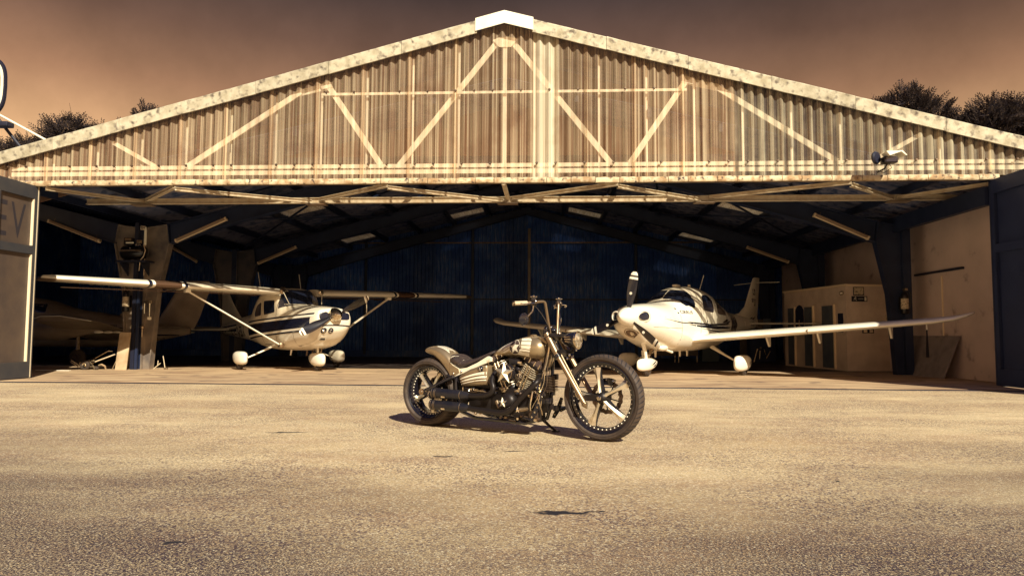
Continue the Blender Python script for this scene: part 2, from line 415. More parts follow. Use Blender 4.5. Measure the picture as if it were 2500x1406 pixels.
# ---------------- ground ----------------
def asphalt():
    mt = bpy.data.materials.new('asphalt'); mt.use_nodes = True; nt = mt.node_tree; b = nt.nodes['Principled BSDF']
    N = nt.nodes.new; K = nt.links.new; tcn = N('ShaderNodeTexCoord'); P = tcn.outputs['Object']
    def noise(sc_, det, lo, hi, vec=P, rough=.5):
        n = N('ShaderNodeTexNoise'); n.inputs['Scale'].default_value = sc_; n.inputs['Detail'].default_value = det; n.inputs['Roughness'].default_value = rough
        K(vec, n.inputs['Vector']); r = N('ShaderNodeMapRange'); r.inputs[1].default_value = lo; r.inputs[2].default_value = hi; K(n.outputs[0], r.inputs[0]); return r.outputs[0]
    def mix(f, a, c, mode='MIX'):
        x = N('ShaderNodeMix'); x.data_type = 'RGBA'; x.blend_type = mode; K(f, x.inputs[0])
        for s_, q in ((6, a), (7, c)):
            if isinstance(q, tuple): x.inputs[s_].default_value = (*q, 1)
            else: K(q, x.inputs[s_])
        return x.outputs[2]
    mp = N('ShaderNodeMapping'); mp.inputs['Scale'].default_value = (.35, 1, 1); K(P, mp.inputs[0])
    c = mix(noise(.45, 6, .35, .68, mp.outputs[0], .6), (.71, .56, .335), (.46, .31, .165))
    c = mix(noise(2.6, 8, .45, .75, mp.outputs[0], .65), c, (.42, .27, .16))
    # aggregate: light stones, dark bitumen between them
    v = N('ShaderNodeTexVoronoi'); v.inputs['Scale'].default_value = 95; K(P, v.inputs['Vector'])
    hs = N('ShaderNodeSeparateColor'); K(v.outputs['Color'], hs.inputs[0])
    r = N('ShaderNodeMapRange'); r.inputs[1].default_value = .62; r.inputs[2].default_value = .95; r.inputs[4].default_value = .75; K(hs.outputs[0], r.inputs[0])
    c = mix(r.outputs[0], c, (.88, .76, .54))
    r = N('ShaderNodeMapRange'); r.inputs[1].default_value = .55; r.inputs[2].default_value = .78; K(hs.outputs[1], r.inputs[0])
    pm = N('ShaderNodeMath'); pm.operation = 'MULTIPLY'; K(r.outputs[0], pm.inputs[0]); K(noise(.8, 6, .30, .60), pm.inputs[1])
    c = mix(pm.outputs[0], c, (.16, .11, .10))
    # dark open grain; its growth towards the front and corners is a painted vignette
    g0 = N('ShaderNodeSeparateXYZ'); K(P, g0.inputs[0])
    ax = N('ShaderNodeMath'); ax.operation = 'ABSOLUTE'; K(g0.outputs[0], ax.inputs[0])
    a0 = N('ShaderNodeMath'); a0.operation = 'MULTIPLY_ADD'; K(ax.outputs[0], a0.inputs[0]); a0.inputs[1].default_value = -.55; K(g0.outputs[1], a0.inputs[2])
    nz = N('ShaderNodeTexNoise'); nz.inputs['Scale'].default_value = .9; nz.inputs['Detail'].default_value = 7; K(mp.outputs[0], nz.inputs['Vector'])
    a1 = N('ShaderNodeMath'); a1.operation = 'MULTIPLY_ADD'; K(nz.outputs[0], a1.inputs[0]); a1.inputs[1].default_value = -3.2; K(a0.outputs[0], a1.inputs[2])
    r0 = N('ShaderNodeMapRange'); r0.inputs[1].default_value = 2.7; r0.inputs[2].default_value = .5; K(a1.outputs[0], r0.inputs[0]); vignette_mask = r0.outputs[0]
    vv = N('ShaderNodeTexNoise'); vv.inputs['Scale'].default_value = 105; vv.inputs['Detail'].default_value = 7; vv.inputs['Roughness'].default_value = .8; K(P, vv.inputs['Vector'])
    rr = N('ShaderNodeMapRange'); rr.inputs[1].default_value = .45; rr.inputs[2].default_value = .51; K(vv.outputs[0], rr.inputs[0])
    pq = N('ShaderNodeMath'); pq.operation = 'MULTIPLY'; K(rr.outputs[0], pq.inputs[0]); K(vignette_mask, pq.inputs[1])
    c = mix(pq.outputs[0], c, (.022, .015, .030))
    c = mix(noise(42, 8, .54, .68, rough=.8), c, (.16, .10, .08))
    c = mix(noise(150, 4, .55, .70, rough=.7), c, (.10, .065, .065))
    # oil drips and old puddle marks (own shapes), a joint between two asphalt lanes
    sp = N('ShaderNodeSeparateXYZ'); K(P, sp.inputs[0])
    w = N('ShaderNodeTexNoise'); w.inputs['Scale'].default_value = 9; w.inputs['Detail'].default_value = 6; K(P, w.inputs['Vector'])
    wb = N('ShaderNodeVectorMath'); wb.operation = 'SUBTRACT'; K(w.outputs['Color'], wb.inputs[0]); wb.inputs[1].default_value = (.5, .5, .5)
    ws = N('ShaderNodeVectorMath'); ws.operation = 'SCALE'; K(wb.outputs[0], ws.inputs[0]); ws.inputs['Scale'].default_value = .16
    wp = N('ShaderNodeVectorMath'); wp.operation = 'ADD'; K(P, wp.inputs[0]); K(ws.outputs[0], wp.inputs[1])
    for sx, sy, rx, ry in ((.127, 3.71, .13, .035), (.28, 3.73, .07, .012), (-2.335, 6.49, .19, .028), (-.718, 5.33, .085, .022), (-.183, 5.6, .09, .022), (.86, 5.3, .05, .012), (1.9, 4.6, .03, .012), (-1.6, 3.1, .05, .02), (2.5, 3.2, .03, .02), (-3.6, 3.9, .09, .015)):
        s1 = N('ShaderNodeVectorMath'); s1.operation = 'SUBTRACT'; K(wp.outputs[0], s1.inputs[0]); s1.inputs[1].default_value = (sx, sy, 0)
        s2 = N('ShaderNodeVectorMath'); s2.operation = 'DIVIDE'; K(s1.outputs[0], s2.inputs[0]); s2.inputs[1].default_value = (rx, ry, 9)
        s3 = N('ShaderNodeVectorMath'); s3.operation = 'LENGTH'; K(s2.outputs[0], s3.inputs[0])
        r = N('ShaderNodeMapRange'); r.inputs[1].default_value = 1.25; r.inputs[2].default_value = .8; K(s3.outputs['Value'], r.inputs[0])
        c = mix(r.outputs[0], c, (.020, .018, .026))
    s4 = N('ShaderNodeSeparateXYZ'); K(wp.outputs[0], s4.inputs[0])
    a1 = N('ShaderNodeMath'); a1.operation = 'MULTIPLY_ADD'; K(sp.outputs[0], a1.inputs[0]); a1.inputs[1].default_value = -.03; K(s4.outputs[1], a1.inputs[2])
    a2 = N('ShaderNodeMath'); a2.operation = 'SUBTRACT'; K(a1.outputs[0], a2.inputs[0]); a2.inputs[1].default_value = 8.63
    a3 = N('ShaderNodeMath'); a3.operation = 'ABSOLUTE'; K(a2.outputs[0], a3.inputs[0])
    r = N('ShaderNodeMapRange'); r.inputs[1].default_value = .035; r.inputs[2].default_value = .0; r.inputs[4].default_value = .6; K(a3.outputs[0], r.inputs[0])
    pm = N('ShaderNodeMath'); pm.operation = 'MULTIPLY'; K(r.outputs[0], pm.inputs[0]); K(noise(1.3, 5, .42, .55), pm.inputs[1])
    c = mix(pm.outputs[0], c, (.10, .07, .06))
    K(c, b.inputs['Base Color']); b.inputs['Roughness'].default_value = .92; b.inputs['Specular IOR Level'].default_value = .25
    bn = N('ShaderNodeTexNoise'); bn.inputs['Scale'].default_value = 110; bn.inputs['Detail'].default_value = 5; bn.inputs['Roughness'].default_value = .65; K(P, bn.inputs['Vector'])
    bp = N('ShaderNodeBump'); bp.inputs['Strength'].default_value = .85; bp.inputs['Distance'].default_value = .009; K(bn.outputs[0], bp.inputs['Height'])
    b2 = N('ShaderNodeTexNoise'); b2.inputs['Scale'].default_value = 2.2; b2.inputs['Detail'].default_value = 4; K(P, b2.inputs['Vector'])
    bq = N('ShaderNodeBump'); bq.inputs['Strength'].default_value = .5; bq.inputs['Distance'].default_value = .05; K(b2.outputs[0], bq.inputs['Height']); K(bp.outputs[0], bq.inputs['Normal'])
    K(bq.outputs[0], b.inputs['Normal']); MATS['asphalt'] = mt
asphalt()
material('backdrop', (.33, .195, .12), .8, col2=(.22, .12, .08), nscale=2.5, stretch=(6, 1, .6), contrast=(.35, .7), rand=.12)
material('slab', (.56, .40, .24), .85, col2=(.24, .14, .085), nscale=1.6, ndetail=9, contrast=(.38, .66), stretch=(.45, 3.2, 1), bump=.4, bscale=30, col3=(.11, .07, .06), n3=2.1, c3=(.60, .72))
material('hangar_floor', (.085, .06, .05), .5, col2=(.045, .035, .04), nscale=1.2, contrast=(.4, .7))  # the hall's shade is put into this darker floor colour
material('grass_dry', (.10, .075, .04), .95, col2=(.06, .05, .03), nscale=.6)

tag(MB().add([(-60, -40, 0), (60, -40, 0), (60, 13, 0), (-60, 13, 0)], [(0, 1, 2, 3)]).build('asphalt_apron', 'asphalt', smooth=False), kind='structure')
tag(MB().add([(-400, -400, -.03), (400, -400, -.03), (400, 600, -.03), (-400, 600, -.03)], [(0, 1, 2, 3)]).build('ground', 'grass_dry', smooth=False), kind='structure')

# ---------------- hangar (own frame: x along the front, y into the hall) ----------------
HO = Vector((-.65, 13.21, 0)); HA = -.0166
def H2W(x, y, z=0.): return HO+Matrix.Rotation(HA, 3, 'Z') @ Vector((x, y, z))
hangar = tag(empty('hangar', HO, HA), 'wide open gabled hangar with translucent corrugated gable front', 'hangar')
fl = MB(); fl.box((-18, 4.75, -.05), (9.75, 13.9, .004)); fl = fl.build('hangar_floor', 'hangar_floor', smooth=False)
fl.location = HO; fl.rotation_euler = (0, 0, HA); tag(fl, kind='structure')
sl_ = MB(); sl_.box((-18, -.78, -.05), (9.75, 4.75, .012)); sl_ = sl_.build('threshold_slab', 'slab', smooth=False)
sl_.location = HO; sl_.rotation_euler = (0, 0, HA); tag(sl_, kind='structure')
# steel door rail let into the slab edge
rl = MB()
rl.box((-9.3, -.98, -.02), (9.0, -.80, .007)); rl = rl.build('door_rail', 'sign_dark', smooth=False)
rl.location = HO; rl.rotation_euler = (0, 0, HA); tag(rl, 'dark steel door rail let into the ground along the hangar slab', 'rail')
r2 = MB().box((-9.3, 4.76, 0), (-5.6, 4.80, .03)).build('floor_rail', 'steel', smooth=False)
r2.location = HO; r2.rotation_euler = (0, 0, HA); tag(r2, 'thin bright steel strip on the floor behind the high-wing aeroplane', 'rail')

SL = .264
def ztop(x): return 7.12-SL*abs(x)         # top of verge caps
# corrugated front sheets
ed = [-10.9]
L_ = [0]; 
while L_[-1] > -10.9: L_.append(L_[-1]-.912)
R__ = [0, .55, .97, 1.53, 2.45, 3.37, 4.38, 5.3, 6.22, 7.14, 8.06, 8.98, 9.9, 10.8]
spans = [(L_[i+1], L_[i]) for i in range(len(L_)-1)]+[(R__[i], R__[i+1]) for i in range(len(R__)-1)]
for a, b in spans:
    n = 0; lap = .075; mb = MB(); per = .1824; x = a-lap if a < 0 else a
    end = b if a < 0 else b+lap
    xs = np.linspace(x, end, int((end-x)/.0152)+2); rows = []
    up = -.004 if (round(abs(a)/.9) % 2) else .004
    lo = 3.9+rng.uniform(-.006, .006)
    for z in (0, 1):
        rows.append([(float(q), .030*math.sin(2*math.pi*q/per)+up, (lo if z == 0 else ztop(q)-.17)) for q in xs])
    v = rows[0]+rows[1]; k = len(xs)
    mb.add(v, [(i, i+1, i+1+k, i+k) for i in range(k-1)])
    mt = 'sheet_pale' if (a, b) == (.55, .97) else ('sheet_cloudy' if a > 4.3 else 'sheet_clear')
    mb.build('gable_sheet', mt, hangar, angle=180)
# verge caps
def cap(x0, x1, name='verge_cap', mt='cement', th=.25):
    mb = MB(); j = rng.uniform(-.006, .006)
    for (u0, u1) in ((x0, x1),):
        n = 7; P = []
        for i in range(n):
            q = u0+(u1-u0)*i/(n-1); z = ztop(q)+j; w = rng.uniform(-.004, .004)
            P.append([(q, -.13, z-th+w), (q, -.145, z-.02), (q, -.13, z+w), (q, .42, z+.02), (q, .42, z-.02), (q, -.10, z-.035), (q, -.10, z-th+w)])
        mb.rings(P)
    mb.build(name, mt, hangar, angle=30)
cl_ = [-.53, -2.0, -3.43, -4.87, -6.22, -7.6, -8.95, -10.3, -11.2]; cr_ = [.53, 1.96, 3.5, 5.05, 6.58, 8.2, 9.75, 11.2]
for i in range(len(cl_)-1): cap(cl_[i+1]+.004, cl_[i]-.004)
for i in range(len(cr_)-1): cap(cr_[i]+.004, cr_[i+1]-.004)
mb = MB(); P = []
for q in (-.56, -.3, 0, .3, .56):
    z = 7.15-SL*abs(q)
    P.append([(q, -.16, z-.25), (q, -.16, z), (q, .42, z+.02), (q, .42, z-.02), (q, -.145, z-.03), (q, -.145, z-.25)])
mb.rings(P).build('ridge_cap', 'ridge_cream', hangar, angle=20)
# lower flashing in short scalloped lengths
x = -9.9; k = 0
while x < 9.1:
    w = rng.choice([.36, .55, .46, .37, .55]); mb = MB(); dz = rng.uniform(-.006, .006); P = []
    for i in range(8):
        q = x+(w-.012)*i/7; s_ = .012*abs(math.sin(math.pi*q/.1824))
        P.append([(q, -.075, 3.80+dz), (q, -.085-s_, 3.83+dz), (q, -.075-s_, 3.895+dz), (q, -.045, 3.90+s_+dz), (q, -.03, 3.80+dz)])
    mb.rings(P).build('drip_flashing', 'flashing', hangar, angle=40); x += w
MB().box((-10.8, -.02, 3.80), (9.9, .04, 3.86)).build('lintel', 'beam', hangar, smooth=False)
# screws and hooks that hold the sheets
mb = MB()
for zz, x0, x1 in ((4.19, -9.9, 9.9), (5.62, -3.5, 3.4)):
    q = x0
    while q < x1:
        mb.tube([(q, -.07, zz), (q, -.035, zz)], [.016, .028], 6); mb.tube([(q, -.03, zz), (q, .02, zz-.03)], .008, 5); q += rng.choice([.55, .36, .55, .9])
mb.build('sheet_screw', 'dull_steel', hangar)['kind'] = 'stuff'
# truss behind the sheets
def bar(a, b, w=.11, t=.03, y=.11, name='truss_bar', mt='truss_white', par=None):
    a, b = Vector((a[0], y, a[1])), Vector((b[0], y, b[1])); d = (b-a).normalized(); n = Vector((-d.z, 0, d.x))*w/2; q = Vector((0, t/2, 0))
    mb = MB(); v = [p+s_*n+r*q for p in (a, b) for s_, r in ((-1, -1), (1, -1), (1, 1), (-1, 1))]
    mb.add(v, [(0, 1, 2, 3), (7, 6, 5, 4), (0, 4, 5, 1), (1, 5, 6, 2), (2, 6, 7, 3), (3, 7, 4, 0)])
    return mb.build(name, mt, par or hangar, smooth=False)
for s_ in (-1, 1):
    bar((s_*.13, 6.66), (s_*2.06, 4.2), y=.12); bar((s_*2.42, 4.2), (s_*3.5, 5.8), y=.085)
    bar((s_*3.5, 5.8), (s_*4.12, 5.66), .13, y=.12); bar((s_*4.05, 5.68), (s_*6.3, 4.2), y=.085); bar((s_*6.95, 4.2), (s_*7.85, 4.7), .08, y=.085)
    MB().prism([(s_*3.40, 5.76), (s_*3.62, 5.72), (s_*3.66, 5.82), (s_*3.48, 5.90)], .062, .068).build('gusset_plate', 'truss_white', hangar, smooth=False)
MB().prism([(-.24, 6.66), (-.12, 6.52), (.12, 6.52), (.26, 6.68), (.1, 6.72), (-.1, 6.72)], .075, .082).build('gusset_plate', 'truss_white', hangar, smooth=False)
bar((-3.62, 5.61), (3.5, 5.61), .05, .02, y=.050, name='sheet_rail')
bar((-9.9, 4.17), (9.9, 4.17), .075, .02, y=.050, name='sheet_rail'); bar((-9.9, 4.055), (9.9, 4.055), .085, .02, y=.050, name='sheet_rail')
bar((0, 3.95), (0, 6.6), .07, .04, y=.12, name='king_post')
for x in [-10.02+i*.912 for i in range(22)]:
    if abs(x) > .3 and ztop(x)-.3 > 4.1: bar((x, 3.93), (x, ztop(x)-.28), .04, .02, y=.150, name='sheet_stud')
# added backdrop boards and roof behind the truss: block sky and dim the hall
for i in range(14):
    x0 = -11.2+i*1.6; x1 = x0+1.592; xm = [x0, x1] if x0*x1 >= 0 else [x0, 0, x1]
    mb = MB(); v = [(x0, 1.74, min(4.8, ztop(x0)-.5)), (x1, 1.74, min(4.8, ztop(x1)-.5))]+[(x, 1.74, max(4.11, ztop(x)-.15)) for x in xm[::-1]]
    v2 = [(a, 1.77, c) for a, b, c in v]; n = len(v)
    mb.add(v+v2, [tuple(range(n)), tuple(range(2*n-1, n-1, -1))]+[(j, (j+1) % n, (j+1) % n+n, j+n) for j in range(n)]).build('backdrop_board', 'backdrop', hangar, smooth=False)
for s_ in (-1, 1):
    mb = MB(); mb.rings([[(s_*0, y, 7.12-.06), (s_*11.2, y, ztop(11.2)-.06), (s_*11.2, y, ztop(11.2)-.10), (0, y, 7.02)] for y in (.05, 1.95)])
    mb.build('backdrop_roof', 'roof_sheet', hangar, smooth=False)
# lattice girder lying flat behind the lintel
GZ, GY = 3.80, 1.62
def lbar(a, b, w=.08, h=.075, z=GZ, name='girder_bar', mt='beam_lit'):
    a, b = Vector((*a, z)), Vector((*b, z)); d = (b-a).normalized(); n = Vector((-d.y, d.x, 0)); mb = MB()
    for zz0, zz1, w_ in ((-h/2, h/2, .012), (h/2-.012, h/2, w), (-h/2, -h/2+.012, w)):
        v = [p+n*s_*w_/2+Vector((0, 0, zz)) for p in (a, b) for s_, zz in ((-1, zz0), (1, zz0), (1, zz1), (-1, zz1))]
        mb.add(v, [(0, 1, 2, 3), (7, 6, 5, 4), (0, 4, 5, 1), (1, 5, 6, 2), (2, 6, 7, 3), (3, 7, 4, 0)])
    return mb.build(name, mt, hangar, smooth=False)
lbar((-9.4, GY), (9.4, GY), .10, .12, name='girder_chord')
nd = [-8.1, -4.2, -.02, 4.15, 8.15]; up_ = [-6.6, -2.3, 2.2, 6.6]
for i, u0 in enumerate(up_):
    lbar((u0, .18), (nd[i]+.1, GY-.05), z=GZ+.02); lbar((u0, .18), (nd[i+1]-.1, GY-.05), z=GZ-.03)
lbar((-9.3, .2), (nd[0], GY), .07, .07); lbar((9.3, .2), (nd[-1], GY), .07, .07)
for x in nd: MB().box((x-.22, GY-.12, GZ-.10), (x+.22, GY+.10, GZ-.085)).build('gusset_plate', 'beam', hangar, smooth=False)
MB().tube([(-.02, .2, 3.86), (-.02, GY, 3.83)], .05, 8).build('girder_post', 'beam_lit', hangar)
for x in (-6.2, -3.0, -2.0, 2.1, 3.2, 6.3):
    MB().tube([(x, GY, GZ+.05), (x+.25, GY+1.95, GZ+.75)], .025, 6).build('girder_stay', 'frame_navy', hangar)
# portal frames
def web(pts, y, name, mt, fl=.2, t=.02):
    mb = MB(); mb.prism(pts, y-t/2, y+t/2)
    n = len(pts)
    for i in range(n):
        a, b = Vector((pts[i][0], 0, pts[i][1])), Vector((pts[(i+1) % n][0], 0, pts[(i+1) % n][1])); d = (b-a)
        if d.length < .45: continue
        nn = Vector((d.z, 0, -d.x)).normalized()*.012
        v = [p+s_*nn+Vector((0, yy, 0)) for p in (a, b) for s_, yy in ((-1, y-fl/2), (1, y-fl/2), (1, y+fl/2), (-1, y+fl/2))]
        mb.add(v, [(0, 1, 2, 3), (7, 6, 5, 4), (0, 4, 5, 1), (1, 5, 6, 2), (2, 6, 7, 3), (3, 7, 4, 0)])
    return mb.build(name, mt, hangar, smooth=False)
RS = .225
def frame(y, left_mt):
    zr = 3.62
    for cx, dirs, mt in ((-9.25, (-1, 1), left_mt), (9.25, (-1,), 'frame_navy')):
        for d in dirs:
            web([(cx+d*.09, 0), (cx+d*.30, 0), (cx+d*.44, 1.9), (cx+d*.70, 3.13), (cx+d*.62, 3.58), (cx+d*.09, 3.5)], y, 'column_wing', mt)
            cm = 'frame_navy' if d*cx > 0 or cx > 0 else 'frame_navy'
            x1 = cx+d*.64; x2 = cx+d*2.3; x3 = cx+d*9.25
            web([(x1+d*.06, 3.12), (x2, 3.62), (x3, 5.52), (x3, 5.78), (x2, 4.02), (x1, 3.60)], y, 'rafter', 'frame_navy')
        MB().box((cx-.08, y-.10, 0), (cx+.08, y+.10, 3.58)).build('column', 'frame_navy', hangar, smooth=False)
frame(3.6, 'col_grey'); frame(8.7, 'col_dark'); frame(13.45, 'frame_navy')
# roof sheets (corrugated across the slope) on purlins
def roof_z(x): return 5.93-.225*abs(x)
per = .177; shared = {}
def roof_piece(key, x0, x1):
    if key in shared: return shared[key]
    mb = MB(); n = 37; r = [[], []]
    for i in range(n):
        y = i*.885/(n-1)
        for k, x in enumerate((x0, x1)): r[k].append((x, y, (roof_z(x) if abs(x) < 9.2 or x > 0 else 3.8548+.225*(abs(x)-9.2232))+.026*math.sin(2*math.pi*y/per)))
    v = r[0]+r[1]; mb.add(v, [(i, i+1, i+1+n, i+n) for i in range(n-1)])
    shared[key] = mb.mesh(key, angle=180); return shared[key]
segs = [(-9.25, -6.9), (-6.9, -5.5), (-5.5, -2.8), (-2.8, -1.6), (-1.6, 0), (0, 1.6), (1.6, 2.8), (2.8, 5.5), (5.5, 6.9), (6.9, 9.8)]
for j in range(16):
    y0 = .15+j*.858
    for i, (a, b) in enumerate(segs):
        light = (j == 7 and i in (1, 8)) or (j == 14 and i in (1, 8, 3, 6))
        me = roof_piece('p%d%d' % (i, light), a, b)
        if not me.materials: me.materials.append(MATS['sky_light' if light else 'roof_sheet'])
        o = link('skylight_sheet' if light else 'roof_sheet', me, hangar); o.location = (0, y0, .004 if j % 2 else 0)
    me = roof_piece('pl', -18, -9.25)
    if not me.materials: me.materials.append(MATS['roof_sheet'])
    o = link('roof_sheet', me, hangar); o.location = (0, y0, .004 if j % 2 else 0)
for x in [-8.3, -6.9, -5.5, -4.15, -2.8, -1.4, -.25, .25, 1.4, 2.8, 4.15, 5.5, 6.9, 8.3]:
    z = roof_z(x)-.04; MB().box((x-.04, .1, z-.16), (x+.04, 13.8, z)).build('purlin', 'frame_navy', hangar, smooth=False)
for x in [-10.2, -11.6, -13, -14.4]:
    z = 3.855+.225*(abs(x)-9.22)-.04; MB().box((x-.04, .1, z-.16), (x+.04, 13.8, z)).build('purlin', 'frame_navy', hangar, smooth=False)
MB().box((8.98, .1, 3.36), (9.12, 13.8, 3.70)).build('eaves_beam', 'frame_navy', hangar, smooth=False)
for s_ in (-1, 1):   # wind braces under the first bay
    MB().tube([(s_*8.9, 3.7, 3.7), (s_*4.2, 8.6, 4.65)], .03, 6).build('wind_brace', 'frame_navy', hangar)
    MB().tube([(s_*4.2, 3.7, 4.7), (s_*8.9, 8.6, 3.65)], .03, 6).build('wind_brace', 'frame_navy', hangar)
# walls
MB().box((9.72, -.3, 0), (9.95, 14, 3.74)).build('side_wall', 'plaster', hangar, smooth=False)
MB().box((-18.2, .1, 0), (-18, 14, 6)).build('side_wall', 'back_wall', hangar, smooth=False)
MB().box((-18.2, -.06, 0), (-9.42, .06, 3.9)).build('front_wall', 'back_wall', hangar, smooth=False)
MB().box((9.06+.42, -.06, 0), (12, .06, 3.8)).build('front_wall', 'back_wall', hangar, smooth=False)
MB().box((9.12, -.04, 0), (9.5, .06, 3.8)).build('door_post', 'frame_navy', hangar, smooth=False)
MB().box((-9.5, -.04, 0), (-9.36, .06, 3.8)).build('door_post', 'frame_navy', hangar, smooth=False)
# back wall: ribbed upright panels
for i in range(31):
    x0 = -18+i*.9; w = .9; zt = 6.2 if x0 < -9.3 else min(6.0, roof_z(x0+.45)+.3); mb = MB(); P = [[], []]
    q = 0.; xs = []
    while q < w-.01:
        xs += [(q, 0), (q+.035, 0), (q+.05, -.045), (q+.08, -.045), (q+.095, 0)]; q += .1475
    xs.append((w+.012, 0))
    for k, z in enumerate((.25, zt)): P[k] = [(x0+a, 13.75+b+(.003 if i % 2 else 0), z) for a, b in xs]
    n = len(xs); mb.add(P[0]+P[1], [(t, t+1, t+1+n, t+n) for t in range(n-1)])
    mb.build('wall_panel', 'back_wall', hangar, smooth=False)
MB().box((-18, 13.65, 0), (9.8, 13.9, .25)).build('wall_plinth', 'back_wall', hangar, smooth=False)
for z in (2.22, 4.42): MB().box((-9, 13.66, z), (9, 13.715, z+.05)).build('wall_girt', 'dull_steel' if z > 4 else 'frame_navy', hangar, smooth=False)
for x in (-2.1, .1, 4.2, -6.3): MB().box((x-.05, 13.64, .1), (x+.05, 13.70, 5.0)).build('wall_post', 'beam' if x == .1 else 'frame_navy', hangar, smooth=False)
# folded-back door leaves, hinged at the opening's ends, standing out towards the camera
def leaf(x, s_, name, fm, pm, em, letters):
    # s_: +1 the leaf whose face looks to +x
    f = MB(); y0, y1 = -2.7, .06; z0, z1 = .03, 3.80; t = .06; X = lambda a: x+s_*a
    def B(mb, a, b, c, d, e, g): mb.box((min(X(a), X(b)), c, e), (max(X(a), X(b)), d, g))
    for (c, d, e, g) in ((y0, y0+.12, z0, z1), (y1-.13, y1, z0, z1), (y0+.12, y1-.13, z1-.26, z1), (y0+.12, y1-.13, z0, z0+.30), (y0+.12, y1-.13, 2.44, 2.60), (-1.02, -.92, z0+.3, 2.44), (-1.02, -.92, 2.60, z1-.26)):
        B(f, -.05, .03, c, d, e, g)
    lf = f.build(name, fm, hangar, smooth=False)
    for (c, d) in ((y0+.12, -1.02), (-.92, y1-.13)):
        for (e, g) in ((z0+.30, 2.44), (2.60, z1-.26)):
            pb = MB(); B(pb, -.045, -.02, c, d, e, g); pb.build('door_panel', pm, lf, smooth=False)
    if letters:
        for tx, yy, sz in (('V', -.60, .98), ('E', -.98, .98), ):
            polys = text_polys(tx, sz, .62, bold=.0)
            mb = MB()
            for p in polys: mb.add([(X(-.017), yy+a, 2.72+b*1.0) for a, b in p], [tuple(range(len(p)))])
            mb.build('letter', 'door_letter', lf, smooth=False)
    eb = MB(); B(eb, .031, .035, y1-.05, y1-.03, z0, z1); B(eb, -.018, .032, y1-.150, y1-.132, z0+.31, 2.43); B(eb, -.018, .032, y1-.150, y1-.132, 2.61, 3.53)
    eb.build('edge_strip', em, lf, smooth=False)
    hb = MB(); B(hb, -.02, .10, y1-.14, y1-.02, 3.80, 3.87); hb.tube([(X(.03), y1-.06, 3.83), (X(.03), y1-.06, 3.95)], .03, 8); hb.build('top_roller', 'dull_steel', lf)
leaf(-9.33, 1, 'door_leaf', 'door_frame', 'door_panel', 'door_edge', True)
leaf(9.06, -1, 'door_leaf', 'navy', 'navy', 'frame_navy', False)
# ---------------- aeroplanes ----------------
def airfoil(n=14, t=.12):
    xs = [.5*(1-math.cos(math.pi*i/(n-1))) for i in range(n)]
    yt = [5*t*(.2969*math.sqrt(x)-.1260*x-.3516*x*x+.2843*x**3-.1036*x**4) for x in xs]
    up = [(x, y*1.15+.02*math.sin(math.pi*x)) for x, y in zip(xs, yt)]; dn = [(x, -y*.8+.02*math.sin(math.pi*x)) for x, y in zip(xs, yt)]
    return up+dn[::-1][1:-1]
def wing_mesh(st, t=.12, grow=0., vertical=False, n=14):
    # st: (span pos, x LE, z LE, chord, thickness factor)
    af = airfoil(n, t); rings = []
    for y, xl, z, c, tf in st:
        g = []
        for a, b in af:
            px = xl-a*c; pz = b*c*tf
            if grow:
                cx = .5; px += (grow if a < .02 else (-grow if a > .98 else 0)); pz += math.copysign(grow, b if abs(b) > 1e-6 else 1)
            g.append((px, y, z+pz) if not vertical else (px, pz, y))
        rings.append(g)
    return MB().rings(rings)
def interp(st, y):
    for a, b in zip(st[:-1], st[1:]):
        if min(a[0], b[0])-1e-9 <= y <= max(a[0], b[0])+1e-9:
            t = (y-a[0])/(b[0]-a[0]) if b[0] != a[0] else 0; return tuple(p+(q-p)*t for p, q in zip(a, b))
def pant(mb, c, L_=.95, w=.26, h=.36, e=2.6, tailup=.06):
    cx, cy, cz = c
    st = [(.42, 0, .12), (.40, .25, .5), (.34, .5, .78), (.22, .82, .96), (.05, 1, 1), (-.12, .98, .95), (-.28, .75, .75), (-.42, .42, .45), (-.52, .08, .16)]
    S = catmull([(a*L_*1.0, b, c_) for a, b, c_ in st], 3); rings = []
    for x, ww, hh in S:
        g = []
        for k in range(20):
            a, b = superpt(2*math.pi*k/20, e); g.append((cx+x, cy+a*w/2*max(ww, .02), cz+b*h/2*max(hh, .02)+(tailup*max(0, -x)*1.2)))
        rings.append(g)
    return mb.rings(rings)
def wheel(parent, c, r=.17, w=.13, name='wheel'):
    o = MB().lathe([(r*.45, -w/2), (r*.8, -w/2), (r, -w/4), (r, w/4), (r*.8, w/2), (r*.45, w/2)], c, (0, 1, 0), 20, closed=True).build(name, 'rubber_dark', parent)
    MB().lathe([(.001, -w*.45), (r*.45, -w*.45), (r*.45, w*.45), (.001, w*.45)], c, (0, 1, 0), 14).build('hub', 'steel', o); return o
